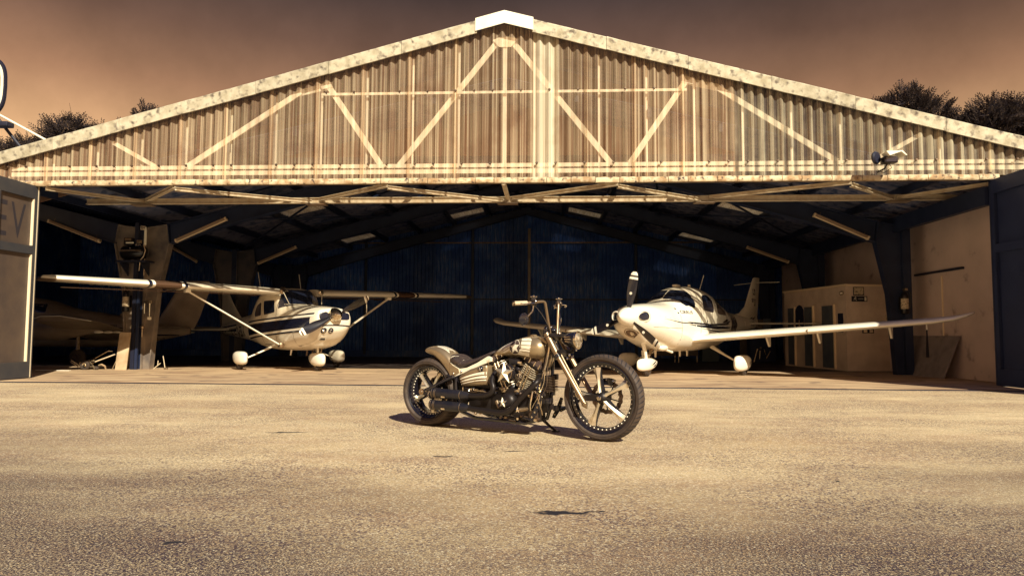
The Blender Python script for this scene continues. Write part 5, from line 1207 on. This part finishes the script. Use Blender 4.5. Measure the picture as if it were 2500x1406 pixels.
for p in ([(.50, -.15, .40), (.55, -.16, .40), (.56, -.17, .375), (.66, -.17, .372), (.74, -.15, .385)], [(.60, -.15, .41), (.61, -.16, .385), (.70, -.17, .388), (.78, -.15, .37)], [(.47, -.15, .41), (.475, -.155, .33)]): wire(p, .006, 'chrome', 'oil_line')
# side stand
tb([(1.22, .10, .125), (1.24, .17, .07), (1.262, .26, .012)], [.016, .013, .012], 'side_stand', 'black_satin'); MB().bbox((1.235, .235, .0), (1.30, .285, .012), .004).build('stand_foot', 'black_satin', BK)
# ---------------- things in and on the hangar ----------------
def place(o, x, y, z=0., rz=0.): o.location = H2W(x, y, z); o.rotation_euler = (0, 0, HA+rz); return o
# fluorescent lamps under the rafters
lm = []
def lamp_at(xa, za, xb, zb, y, label):
    if not lm:
        r = empty('fluorescent_lamp'); b = MB().bbox((-.62, -.045, .0), (.62, .045, .05), .008).build('lamp_housing', 'lamp_body', r)
        for yy in (-.025, .025): MB().tube([(-.60, yy, -.022), (.60, yy, -.022)], .014, 8).build('lamp_tube', 'lamp_tube', r)
        for xx in (-.6, .6): MB().bbox((xx-.02, -.05, -.04), (xx+.02, .05, .05), .006).build('lamp_end', 'lamp_tube', r)
        for xx in (-.5, .5): MB().tube([(xx, 0, .05), (xx, 0, .12)], .006, 5).build('lamp_hook', 'dull_steel', r)
        lm.append(r)
    else: r = copy_tree(lm[0])
    L_ = math.hypot(xb-xa, zb-za); r.location = H2W((xa+xb)/2, y, (za+zb)/2); r.rotation_euler = (0, -math.atan2(zb-za, xb-xa), HA); r.scale = (L_/1.24, 1, 1)
    tag(r, label, 'lamp', 'unlit tube lamps along the rafters')
lamp_at(-8.37, 3.16, -7.09, 3.72, 3.48, 'unlit tube lamp right of the compressor column, nearest left rafter')
lamp_at(7.11, 3.76, 8.37, 3.19, 3.48, 'unlit tube lamp on the nearest right rafter, above the low-wing aeroplane tail')
lamp_at(-11.67, 3.68, -10.31, 3.16, 3.48, 'unlit tube lamp at far left, between door leaf and compressor column')
lamp_at(-8.46, 3.12, -7.21, 3.65, 8.58, 'unlit tube lamp on second rafter, above the high-wing aeroplane tail')
lamp_at(6.97, 3.62, 8.24, 3.15, 8.58, 'unlit tube lamp on second right rafter, above the pale booth')
lamp_at(-11.45, 3.72, -10.47, 3.18, 8.58, 'small distant unlit tube lamp between the two left columns')
# floodlight on the gable
r = place(tag(empty('floodlight'), 'hooded floodlight on a bracket at the right foot of the gable', 'floodlight'), 6.98, -.42, 4.08)
MB().bbox((-.10, -.12, -.06), (.14, .06, .06), .015).build('lamp_case', 'steel_dark', r)
MB().prism([(-.04, .05), (-.10, .13), (.18, .14), (.26, .055), (.24, .05), (.16, .12)], -.20, .04, taper=.9).build('hood', 'ridge_cream', r, angle=20)
MB().box((-.07, -.125, -.045), (.11, -.12, .045)).build('lamp_glass', 'glass_dark', r, smooth=False)
MB().lathe([(.001, -.03), (.11, -.03), (.12, .0), (.10, .03), (.001, .035)], (-.20, -.02, .05), (.6, -.8, 0), 22).build('dish', 'sign_dark', r, angle=30)
MB().tube([(.0, .0, -.05), (.0, .10, -.12), (0, .38, -.12)], .016, 8).build('bracket', 'steel_dark', r)
MB().tube([(.02, -.02, -.05), (.08, .0, -.13), (-.02, .1, -.20), (-.08, .2, -.12)], .007, 6).build('cable', 'black', r)
# round sign above the left eave
r = place(tag(empty('round_sign'), 'dark rounded sign with pale inner ring standing above the left eave', 'sign'), -11.96, .03, 0)
def rsq(w, h, cx=0, cz=5.86, n=96, e=4.2):
    return [(cx+w*superpt(2*math.pi*i/n, e)[0]*(1-.04*abs((superpt(2*math.pi*i/n, e)[1]))**2), cz+h*superpt(2*math.pi*i/n, e)[1]) for i in range(n)]
MB().prism(rsq(1.86, .76), -.03, .03).build('sign_case', 'sign_dark', r, angle=40)
A_, B_ = rsq(1.825, .70), rsq(1.765, .65); mb = MB(); v = [(x, -.034, z) for x, z in A_+B_]; n = len(A_)
mb.add(v, [(i, (i+1) % n, n+(i+1) % n, n+i) for i in range(n)]).build('sign_ring', 'sign_white', r, smooth=False)
MB().tube([(1.70, 0, 5.30), (2.78, .30, 4.70)], .022, 8).build('stay', 'sign_white', r)
MB().tube([(1.55, 0, 5.40), (2.15, .30, 4.50)], .03, 8).build('stay', 'sign_dark', r)
MB().tube([(-.8, 0, 5.2), (-.8, .3, 4.0)], .05, 8).build('post', 'sign_dark', r); MB().tube([(.9, 0, 5.2), (.9, .3, 4.2)], .05, 8).build('post', 'sign_dark', r)
MB().bbox((1.60, -.1, 5.02), (2.0, .1, 5.12), .02).build('sign_foot', 'sign_dark', r)
# compressor on the column
r = place(tag(empty('air_compressor'), 'black air compressor tank on a shelf high on the left column', 'compressor'), -9.27, 3.28, 0)
MB().tube([(-.36, 0, 2.86), (-.33, 0, 2.86), (-.27, 0, 2.86), (.22, 0, 2.86), (.28, 0, 2.86), (.31, 0, 2.86)], [.02, .12, .165, .165, .12, .02], 22).build('tank', 'tank_black', r, angle=40)
MB().box((-.40, -.17, 2.62), (.38, .20, 2.66)).build('shelf', 'sign_dark', r, smooth=False)
for s_ in (-.28, .25): MB().prism([(-.2, 2.62), (.2, 2.62), (.2, 2.30)], s_-.012, s_+.012, plane='yz').build('shelf_bracket', 'sign_dark', r)
for x in (-.2, .15): MB().box((x-.02, -.12, 2.66), (x+.02, .12, 2.71)).build('tank_foot', 'steel_dark', r)
MB().bbox((-.25, -.10, 3.03), (-.02, .10, 3.22), .02).build('pump', 'steel_dark', r); MB().bbox((-.20, -.13, 3.14), (-.05, -.10, 3.20), .005).build('pump_head', 'fork_tan', r)
MB().box((-.18, -.11, 3.075), (.02, -.105, 3.105)).build('rating_plate', 'sign_white', r, smooth=False)
MB().box((-.30, -.178, 2.88), (.24, -.165, 2.91)).build('tank_rail', 'steel', r, smooth=False)
MB().lathe([(.03, 0), (.03, .02), (.001, .022)], (-.03, -.15, 2.94), (0, -1, 0), 12).build('gauge', 'chrome', r)
for x, z in ((.12, 3.02), (.19, 3.02)): MB().lathe([(.028, 0), (.028, .02), (.001, .022)], (x, -.14, z), (0, -1, 0), 12).build('gauge', 'chrome', r)
MB().bbox((.10, -.13, 3.07), (.20, -.05, 3.16), .01).build('pressure_switch', 'fork_tan', r)
MB().tube([(.28, -.14, 3.05), (.34, -.14, 2.9), (.30, -.14, 2.75), (.22, -.14, 2.66), (.20, -.14, 2.4)], .014, 7).build('air_hose', 'steel', r)
r = place(tag(empty('air_filter'), 'slim white tube filter running up beside the compressor tank', 'pipe'), -9.04, 3.30, 0)
MB().tube([(0, 0, 2.3), (0, 0, 3.36)], .012, 8).build('pipe', 'steel', r); MB().tube([(0, 0, 3.05), (0, 0, 3.40), (0, 0, 3.50)], [.032, .032, .012], 12).build('filter_tube', 'sign_white', r)
MB().bbox((-.12, -.03, 3.42), (-.02, .03, 3.52), .01).build('junction_box', 'paper', r)
# extinguishers
def extinguisher(x, y, z, label, rz=0, group='fire extinguishers on the columns'):
    r = place(tag(empty('fire_extinguisher'), label, 'extinguisher', group), x, y, z, rz)
    b = MB().lathe([(.001, 0), (.07, .0), (.082, .02), (.082, .42), (.06, .48), (.025, .51), (.02, .55)], (0, 0, 0), (0, 0, 1), 20).build('bottle', 'tank_black', r, angle=40)
    MB().lathe([(.0835, .12), (.0835, .36)], (0, 0, 0), (0, 0, 1), 20).build('label_print', 'paper', b)
    MB().bbox((-.03, -.10, .54), (.03, .04, .60), .008).build('valve', 'steel', r)
    MB().tube([(0, -.05, .57), (.10, -.06, .52), (.11, -.05, .35), (.10, -.03, .15)], .012, 7).build('hose', 'black', r)
    MB().box((-.09, .08, .1), (.09, .10, .4)).build('wall_bracket', 'steel_dark', r, smooth=False)
extinguisher(-9.53, 3.40, 1.42, 'fire extinguisher with pale label on the left column, under the compressor')
extinguisher(9.12, 3.42, 1.42, 'fire extinguisher on the dark right column, beside the leaning board', group=None)
r = place(tag(empty('tool_rack'), 'small rack of bright tools on the left column under the wing', 'tool rack'), -8.98, 3.36, 0)
MB().bbox((-.06, -.03, 1.62), (.14, .02, 1.70), .01).build('rail', 'steel', r)
for i, (x, l) in enumerate(((-.03, .25), (.03, .22), (.10, .33))): MB().tube([(x, -.03, 1.62), (x, -.03, 1.62-l)], [.018, .012], 8).build('tool', 'chrome' if i != 1 else 'black', r)
MB().bbox((.06, -.06, 1.22), (.14, .0, 1.29), .01).build('hook_block', 'sign_white', r)
for x, lb in ((-9.37, 'pale hanging socket left of the dark column post'), (-9.10, 'dark hanging socket right of the dark column post')):
    r = place(tag(empty('power_socket'), lb, 'socket'), x, 3.42, 0)
    MB().sphere((0, 0, 1.04), .05, 12).build('plug', 'sign_white' if x < -9.2 else 'steel', r); MB().tube([(0, 0, 1.0), (0, 0, .80)], .018, 7).build('plug_stem', 'steel', r)
# post on the left column's face
r = place(tag(empty('steel_post'), 'dark steel post standing in front of the left column', 'post'), -9.22, 3.30, 0)
MB().box((-.07, -.03, 0), (.02, .02, 3.6)).build('flange', 'sign_dark', r, smooth=False); MB().box((.04, -.03, 0), (.10, .02, 2.2)).build('flange', 'frame_navy', r, smooth=False)
for z in (2.0, .9): MB().box((.02, -.04, z), (.04, .03, z+.12)).build('clip', 'steel_dark', r, smooth=False)
# leaning stained board
r = place(tag(empty('stained_board'), 'stained pale board leaning against the left column', 'board'), -9.39, 3.08, 0)
o = MB().bbox((-.14, -.012, 0), (.14, .012, .92), .004).build('board', 'board', r); o.rotation_euler = (R_(-8), 0, 0)
MB().tube([(-.20, -.02, .02), (-.02, .12, .62)], .010, 6).build('prop_rod', 'fork_tan', r)
# bundle of thin rods beside the column foot
r = place(tag(empty('thin_rods'), 'thin pale rods leaning on the floor right of the left column', 'rods'), -8.55, 3.5, 0)
for a, b in (((.02, 0, .02), (-.10, .1, .33)), ((-.28, 0, .02), (-.13, .05, .16)), ((-.2, .05, .1), (-.2, .06, .22))): MB().tube([a, b], .010, 6).build('rod', 'grip_tan', r)
MB().bbox((-.0, -.03, 0), (.08, .03, .05), .01).build('rod_foot', 'fork_tan', r)
# aircraft tow cart
r = place(tag(empty('tow_cart'), 'small wheeled tow cart with bars left of the left column', 'cart'), -10.2, 3.15, 0)
w = MB().lathe([(.055, -.035), (.10, -.035), (.12, -.015), (.12, .015), (.10, .035), (.055, .035)], (-.05, -.12, .12), (0, 1, 0), 24, closed=True).build('wheel', 'rubber_dark', r, angle=40)
MB().lathe([(.001, -.04), (.02, -.04), (.03, -.02), (.055, -.03), (.055, .03), (.001, .03)], (-.05, -.12, .12), (0, 1, 0), 18).build('rim', 'chrome', w, angle=30)
MB().prism([(-.26, .08), (-.26, .18), (-.10, .23), (.04, .25), (.10, .20), (.0, .13), (-.16, .12)], -.02, .06).build('chassis', 'board', r, angle=30)
MB().bbox((.04, -.08, .18), (.14, .02, .30), .01).build('gearbox', 'steel_dark', r); MB().bbox((.06, -.10, .22), (.15, -.02, .27), .006).build('bracket', 'chrome', r)
for a, b, rr, m_ in (((.10, -.04, .26), (.48, -.02, .48), .012, 'steel'), ((.16, -.06, .20), (.62, -.02, .38), .016, 'grip_tan'), ((-.22, -.05, .10), (-.44, -.05, .23), .012, 'grip_tan'), ((-.25, -.05, .06), (-.42, -.1, .20), .008, 'steel'), ((.06, -.1, .20), (.20, -.1, .03), .014, 'chrome'), ((.44, -.02, .46), (.56, -.02, .46), .014, 'chrome'), ((-.46, -.05, .24), (-.62, .1, .32), .008, 'steel_dark')):
    MB().tube([a, tuple((p+q)/2 for p, q in zip(a, b)), b], rr, 8).build('tow_bar', m_, r)
MB().tube([(.26, -.08, .12), (.34, -.08, .14), (.42, -.08, .10), (.46, -.08, .0)], [.01, .02, .022, .012], 8).build('tow_hook', 'board', r)
MB().sphere((.22, -.08, .05), .05, 10).build('castor', 'rubber_dark', r)
r = place(tag(empty('metal_strips'), 'flat bright metal strips lying on the floor near the left door', 'strips'), -10.6, 2.6, .015)
for a, b in (((-.55, 0), (-.12, .02)), ((-.35, -.12), (.35, -.10))): MB().box((a[0], a[1], 0), (b[0], b[1]+.05, .012)).build('strip', 'line_white', r, smooth=False)
# pale booth
r = place(tag(empty('booth'), 'pale flat-roofed booth with dark doors against the right wall', 'booth'), 8.57, 5.3, 0, R_(9))
BT = 'booth'
MB().box((0, 0, 0), (1.18, 3.25, 2.20)).build('wall', BT, r, smooth=False)
MB().box((-.04, -.03, 2.20), (1.22, 3.30, 2.25)).build('roof', 'booth_trim', r, smooth=False)
MB().box((1.20, .10, 0), (1.95, .16, 2.05)).build('wall', BT, r, smooth=False)
for y0, y1 in ((.55, 1.12), (1.60, 2.05), (2.62, 3.0)):
    MB().box((-.03, y0, .05), (-.003, y1, 1.72)).build('door', 'booth_door', r, smooth=False); MB().box((-.05, y0-.045, .03), (-.0, y0-.005, 1.75)).build('door_jamb', 'booth_trim', r, smooth=False)
o = MB().prism([(2.12, .95), (2.56, .95), (2.56, 1.65), (2.46, 1.76), (2.34, 1.80), (2.22, 1.76), (2.12, 1.65)], -.025, -.002, plane='yz').build('arched_niche', 'dark_void', r, smooth=False)
MB().prism([(2.20, 1.16), (2.30, 1.20), (2.325, 1.20), (2.325, 1.36), (2.345, 1.36), (2.345, 1.20), (2.47, 1.16), (2.36, 1.13), (2.345, 1.02), (2.325, 1.02), (2.31, 1.13)], -.032, -.027, plane='yz').build('aeroplane_emblem', 'booth_trim', o, smooth=False)
MB().box((-.022, .14, 1.0), (-.003, .36, 1.50)).build('vent_grille', 'dark_void', r, smooth=False)
MB().sphere((-.06, .10, 2.02), .06, 12).build('wall_lamp', 'lens', r)
fx = lambda n_, a, b, c, d, m_, p=None, y=-.012: MB().box((a, y, c), (b, -.002+(y+.012), d)).build(n_, m_, p or r, smooth=False)
o = fx('picture', .22, .48, 1.98, 2.16, 'paper'); fx('picture_frame', .20, .50, 1.96, 2.18, 'sign_dark', o, -.008)
o = fx('exit_sign', .15, .58, 1.80, 1.94, 'sign_dark', None, -.014)
fx('sign_door', .50, .55, 1.82, 1.92, 'sign_white', o, -.026)
mb = MB(); mb.box((.32, -.03, 1.865), (.46, -.027, 1.875)); mb.build('sign_arrow', 'sign_white', o, smooth=False)
mb = MB()
for a, b in (((.235, 1.905), (.255, 1.925)), ((.245, 1.90), (.225, 1.86)), ((.225, 1.86), (.195, 1.845)), ((.235, 1.865), (.26, 1.845)), ((.26, 1.845), (.27, 1.825)), ((.24, 1.89), (.275, 1.885)), ((.24, 1.89), (.205, 1.88))):
    mb.tube([(a[0], -.028, a[1]), (b[0], -.028, b[1])], .006, 5)
mb.build('sign_runner', 'sign_white', o)
fx('socket_plate', .42, .74, .98, 1.12, 'sign_dark'); fx('socket', .46, .55, 1.0, 1.07, 'booth_trim', None, -.02); fx('socket', .62, .71, 1.0, 1.07, 'booth_trim', None, -.02)
# notice board on the wall beside the booth
r = place(tag(empty('notice_board'), 'notice board with pinned papers between booth and dark right column', 'notice board'), 9.70, 5.40, 0)
MB().box((-.05, -.55, 1.10), (-.03, .85, 1.98)).build('board_panel', BT, r, smooth=False); MB().box((-.055, -.57, 1.98), (-.028, .87, 2.01)).build('top_rail', 'sign_dark', r, smooth=False)
for y0, z0, w, h, m_ in ((-.45, 1.62, .30, .28, 'paper'), (-.40, 1.66, .20, .20, 'cabinet_blue'), (-.05, 1.55, .18, .36, 'paper'), (.30, 1.50, .34, .40, 'paper'), (.28, 1.12, .36, .30, 'paper'), (-.42, 1.15, .24, .36, 'cabinet_blue'), (-.10, 1.12, .20, .34, 'paper'), (.68, 1.2, .15, .6, 'sign_dark')):
    MB().box((-.058, y0, z0), (-.052, y0+w, z0+h)).build('sheet_of_paper', m_, r, smooth=False)
# leaning board and items at the right wall
r = place(tag(empty('leaning_panel'), 'large plain grey board leaning against the right wall', 'board'), 9.28, 3.3, 0)
MB().prism([(0, 0), (.03, .0), (.40, .92), (.37, .92)], -1.05, 1.15).build('panel', 'board_grey', r, smooth=False)
r = place(tag(empty('sliding_rail'), 'thin dark rail fixed high on the right wall', 'rail'), 9.68, 3.05, 2.37)
MB().box((-.03, -.97, -.02), (.03, .97, .025)).build('rail', 'sign_dark', r, smooth=False)
MB().box((9.695, 2.95, 0), (9.716, 3.98, 2.25)).build('wall_door', 'plaster', hangar, smooth=False); MB().box((9.69, 2.92, 0), (9.716, 2.95, 2.27)).build('door_jamb', 'booth_trim', hangar, smooth=False)
r = place(tag(empty('hanging_strap'), 'dark strap hanging under the right wing tip with its pale clip', 'strap'), 8.98, 2.25, 0)
MB().tube([(0, 0, 1.22), (0, 0, 1.16), (.0, 0, 1.05)], [.02, .012, .02], 8).build('clip', 'line_white', r)
mb = MB(); mb.rings([[(-w, -.004, z), (w, -.004, z), (w, .004, z), (-w, .004, z)] for z, w in ((1.08, .02), (1.0, .014), (.8, .02), (.55, .032), (.46, .036))]).build('strap', 'black', r, smooth=False)
# cabinets under the low-wing aeroplane, far inside
def cabinet(x, w, h, m_, label, drawers, legs=True):
    r = place(tag(empty('cabinet'), label, 'cabinet', 'cabinets at the back of the hangar'), x, 10.2, 0); z0 = .22 if legs else .04
    MB().bbox((0, 0, z0), (w, .45, z0+h), .01).build('body', m_, r)
    for i in range(2):
        MB().box((.02+i*(w/2), -.012, z0+.02), (w/2-.02+i*(w/2), -.002, z0+h*.45)).build('drawer', m_, r, smooth=False)
        MB().box((.02+i*(w/2), -.012, z0+h*.5), (w/2-.02+i*(w/2), -.002, z0+h-.02)).build('drawer', m_, r, smooth=False)
        if drawers: MB().lathe([(.04, 0), (.03, .01), (.001, .01)], (w*.28+i*w*.44, -.012, z0+h*.24), (0, -1, 0), 12).build('knob', 'dark_void', r)
    if legs:
        for xx in (.04, w-.04): MB().tube([(xx, .04, 0), (xx, .04, z0)], .016, 7).build('leg', 'steel', r)
cabinet(4.22, .86, .62, 'cabinet', 'brown drawer cabinet on legs, leftmost under the low-wing aeroplane', True)
cabinet(5.12, .68, .60, 'cabinet', 'grey cabinet on thin legs, middle one under the low-wing aeroplane', False)
cabinet(5.92, .55, .75, 'cabinet_blue', 'bluish low cabinet, rightmost under the low-wing aeroplane', False, False)
r = place(tag(empty('tool_trolley'), 'dark trolley with folded tripod rods left of the booth', 'trolley'), 7.45, 9.6, 0)
MB().bbox((-.1, .1, .05), (.7, .5, .85), .02).build('body', 'dark_void', r)
for a, b in (((-.02, 0, .05), (.10, 0, .48)), ((.3, 0, .48), (.36, 0, .30)), ((.38, 0, .18), (.50, 0, .40)), ((.18, 0, .42), (.16, 0, .15))): MB().tube([a, b], .014, 6).build('rod', 'steel', r)
MB().sphere((.2, 0, .5), .04, 8).build('head', 'steel', r)
r = place(tag(empty('panel_stack'), 'tall dark panels stored upright behind the low-wing aeroplane tail', 'panels'), 7.35, 10.9, 0)
for i in range(4): MB().box((i*.28, i*.05, 0), (i*.28+.25, i*.05+.04, 1.45+.03*(i % 2))).build('panel', 'booth_door' if i % 2 else 'cabinet', r, smooth=False)
# twin-engined aeroplane parked in the left bay, nose to the left
SN = place(tag(empty('twin_aeroplane'), 'dim twin-engined aeroplane with striped fin parked in the dark left bay', 'aeroplane'), -13.7, 6.6, .012, R_(181))
fs = [(3.4, .95, .75, .08, 2, 2, .5), (3.1, 1.12, .62, .28, 2.3, 2.3, .5), (2.4, 1.30, .50, .48, 2.4, 2.5, .5), (1.7, 1.55, .46, .56, 2.6, 2.8, .5), (1.0, 1.88, .46, .58, 2.8, 3, .5), (.2, 1.85, .46, .56, 2.8, 3, .5), (-.7, 1.58, .46, .52, 2.6, 2.8, .5), (-1.5, 1.46, .46, .46, 2.5, 2.6, .5), (-2.4, 1.32, .52, .36, 2.4, 2.4, .5), (-3.4, 1.16, .70, .18, 2.2, 2.2, .5), (-4.1, 1.08, .85, .05, 2, 2, .5)]
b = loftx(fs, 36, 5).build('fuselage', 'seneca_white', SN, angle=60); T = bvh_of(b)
PS = dict(origin=(0, 3, 0), u=(1, 0, 0), v=(0, 0, 1), d=(0, -1, 0))
decal('side_line', [band([(x, .84) for x in np.linspace(2.2, -3.9, 12)], [(x, .80) for x in np.linspace(2.2, -3.9, 12)]), band([(x, .75) for x in np.linspace(2.2, -3.7, 12)], [(x, .68) for x in np.linspace(2.2, -3.7, 12)])], T, 'plane_dark', SN, off=.005, step=.2, **PS)
decal('lettering', shift(text_polys('SENECA II', .13, 1.2, bold=.004), -1.95, .93, mirror=True)+shift(text_polys('PIPER', .07, 1.2), -1.95, 1.06, mirror=True), T, 'plane_dark', SN, off=.005, step=0, **PS)
decal('door_seam', [[(-.55, .55), (-.58, .55), (-.58, 1.0), (-.55, 1.0)]], T, 'plane_dark', SN, off=.005, step=0, **PS)
decal('small_window', [rpoly([(-2.72, 1.10), (-2.72, .94), (-2.9, .94), (-2.9, 1.10)], .03)], T, 'glass_dark', SN, off=.005, step=0, **PS)
decal('side_window', [rpoly([(x, 1.45), (x, 1.70), (x-.42, 1.70), (x-.46, 1.45)], .06) for x in (1.4, .9, .35)], T, 'glass_dark', SN, off=.005, step=.1, **PS)
st = [(.45, -1.35, .72, 1.75, 1), (2.3, -1.4, 1.10, 1.68, 1), (2.75, -1.42, 1.18, 1.62, 1.1), (2.86, -1.55, 1.21, 1.35, .7)]
for s_ in (-1, 1):
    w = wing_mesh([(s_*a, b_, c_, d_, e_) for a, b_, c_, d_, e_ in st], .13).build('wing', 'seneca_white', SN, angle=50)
    if s_ > 0: MB().tube([(-1.42, 2.88, 1.20), (-1.7, 2.9, 1.29), (-2.2, 2.9, 1.30), (-3.0, 2.88, 1.18)], .012, 6).build('tip_seam', 'line_white', w)
    n_ = MB().tube([(-.3, s_*1.7, 1.0), (-.35, s_*1.7, 1.0), (-.6, s_*1.7, 1.0), (-1.4, s_*1.7, 1.0), (-2.5, s_*1.7, 1.0)], [.1, .25, .32, .34, .1], 18).build('engine_nacelle', 'seneca_white', SN, angle=40)
    for a in (20, 200): blade(None, (-.25, s_*1.7, 1.0), R_(a), .85, ('black',), SN, .09)
    MB().tube([(-1.9, s_*1.7, .8), (-1.9, s_*1.7, .3)], .05, 8).build('gear_leg', 'steel', SN); wheel(SN, (-1.9, s_*1.7, .22), .22)
    for yy in (1.2, 1.6, 2.0, 2.4): MB().sphere((-2.9, s_*yy, .90), .06, 10, (2.2, .8, .6)).build('flap_fairing', 'line_white', w)
for x in (-1.95, -2.6): MB().prism([(x, 1.36), (x-.28, 1.28), (x-.46, 1.56), (x-.24, 1.62)], -.02, .02).build('blade_antenna', 'seneca_white', SN)
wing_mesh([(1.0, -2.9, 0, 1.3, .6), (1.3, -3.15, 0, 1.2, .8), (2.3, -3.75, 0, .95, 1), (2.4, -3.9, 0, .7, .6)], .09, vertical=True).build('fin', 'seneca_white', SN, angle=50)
fo = SN.children[-1]; TF = bvh_of(fo)
decal('fin_stripe', [[(-3.2, 1.12), (-3.45, 1.10), (-4.45, 2.2), (-4.1, 2.3)]], TF, 'plane_dark', fo, off=.004, step=0, **PS); decal('rudder', [[(-3.6, 1.15), (-3.95, 1.15), (-4.6, 1.75), (-4.6, 2.15)]], TF, 'cabinet', fo, off=.004, step=0, **PS)
for s_ in (-1, 1): wing_mesh([(s_*.05, -3.4, 1.02, .8, .9), (s_*1.9, -3.5, 1.06, .65, .8)], .1).build('stabiliser', 'seneca_white', SN, angle=50)
MB().tube([(2.0, 0, .6), (2.05, 0, .25)], .04, 8).build('nose_leg', 'steel', SN); wheel(SN, (2.05, 0, .19), .19)
# ---------------- trees behind the hangar ----------------
def tree(px, py, Y, blobs, label, seed, nspray=900):
    rg = np.random.RandomState(seed); top_ = max(b_[2]+b_[3] for b_ in blobs)
    cx = np.mean([b_[0] for b_ in blobs]); r = tag(empty('ash_tree', (cx, Y, 0)), label, 'tree', 'trees showing above the hangar roof')
    tr = MB().tube([(0, 0, -.03), (.1, 0, top_*.25), (-.1, .1, top_*.5), (0, 0, top_*.85)], [.34, .26, .18, .05], 10)
    for i in range(14):
        b_ = blobs[i % len(blobs)]; z0 = top_*rg.uniform(.4, .7)
        e = Vector((b_[0]-cx+rg.uniform(-.6, .6)*b_[3], b_[1]+rg.uniform(-.5, .5)*b_[3], b_[2]+rg.uniform(-.2, .7)*b_[3]))
        tr.tube([(0, 0, z0), Vector((0, 0, z0)).lerp(e, .5)+Vector((0, 0, .3)), e], [.09, .05, .015], 6)
    tr.build('trunk', 'bark', r)
    V, Fc = [], []
    for b_ in blobs:
        n = int(nspray*b_[3]**2/4.6)
        for _ in range(n):
            d = rg.normal(size=3); d /= np.linalg.norm(d); rad = b_[3]*(rg.uniform(.35, 1)**.5)*rg.uniform(.85, 1.1)
            if d[2] < -.35 and rg.rand() < .5: continue
            rad *= .72+.42*abs(math.sin(d[0]*5+b_[0])*math.cos(d[2]*4+b_[2]*3))
            p = np.array([b_[0]-cx, b_[1], b_[2]])+d*rad*np.array([1, 1, .9])
            ax = d*.7+rg.normal(size=3)*.45+np.array([0, 0, .5]); ax /= np.linalg.norm(ax)
            sd = np.cross(ax, rg.normal(size=3)); sd /= np.linalg.norm(sd); up = np.cross(sd, ax); Ls = rg.uniform(.5, .85); npair = 6
            for k in range(npair):
                t = (k+.5)/npair; c = p+ax*Ls*t-up*.10*t*t
                for s_ in (-1, 1):
                    ld = sd*s_*.8+ax*.55-up*.15; ll = .24*(1-.35*abs(t-.5)); wv = ax*.042
                    o = len(V); V += [tuple(c), tuple(c+ld*ll*.5+wv), tuple(c+ld*ll), tuple(c+ld*ll*.5-wv)]; Fc.append((o, o+1, o+2, o+3))
            c = p+ax*Ls; o = len(V); V += [tuple(c), tuple(c+ax*.07+sd*.03), tuple(c+ax*.16), tuple(c+ax*.07-sd*.03)]; Fc.append((o, o+1, o+2, o+3))
    me = bpy.data.meshes.new('crown'); me.from_pydata(V, [], Fc); me.materials.append(MATS['leaves']); o = link('crown', me, r); o['kind'] = 'stuff'; return r
tree(0, 0, 43, [(-29.8, 0, 13.2, 1.5), (-31.2, .5, 12.5, 1.5), (-28.7, 1, 12.9, 1.6), (-27.6, .5, 12.6, 1.2), (-30, 1, 11, 2.2)], 'dark leafy tree behind the left roof slope, its crown just right of the sign stays', 3)
tree(0, 0, 44, [(-33.6, 0, 12.2, 1.3), (-35.2, 0, 11.4, 1.8), (-32.4, .5, 12.6, 1.1), (-34, 1, 9.5, 2.2)], 'dark leafy tree behind the left eave, beneath the rounded sign', 4)
tree(0, 0, 43, [(-25.0, 0, 14.3, .8), (-26.2, .6, 13.4, 1.0), (-24.2, .5, 13.2, 1.1), (-25.5, 1, 11.5, 2)], 'tree behind the left roof slope with only a small twiggy tip showing', 5)
tree(0, 0, 42, [(22.3, 0, 14.4, 1.3), (23.6, .4, 13.9, 1.3), (20.9, .3, 13.9, 1.2), (24.7, .6, 13.2, 1.1), (22.2, 1, 12, 2.2)], 'leafy tree behind the right roof slope, its crown left of the frame-edge tree', 6)
tree(0, 0, 42, [(27.2, 0, 13.5, 1.6), (28.8, .3, 13.4, 1.7), (25.9, .4, 13.0, 1.2), (30, 0, 12.8, 1.9), (27.8, 1, 11, 2.4)], 'dense leafy tree behind the right eave at the edge of the picture', 8)
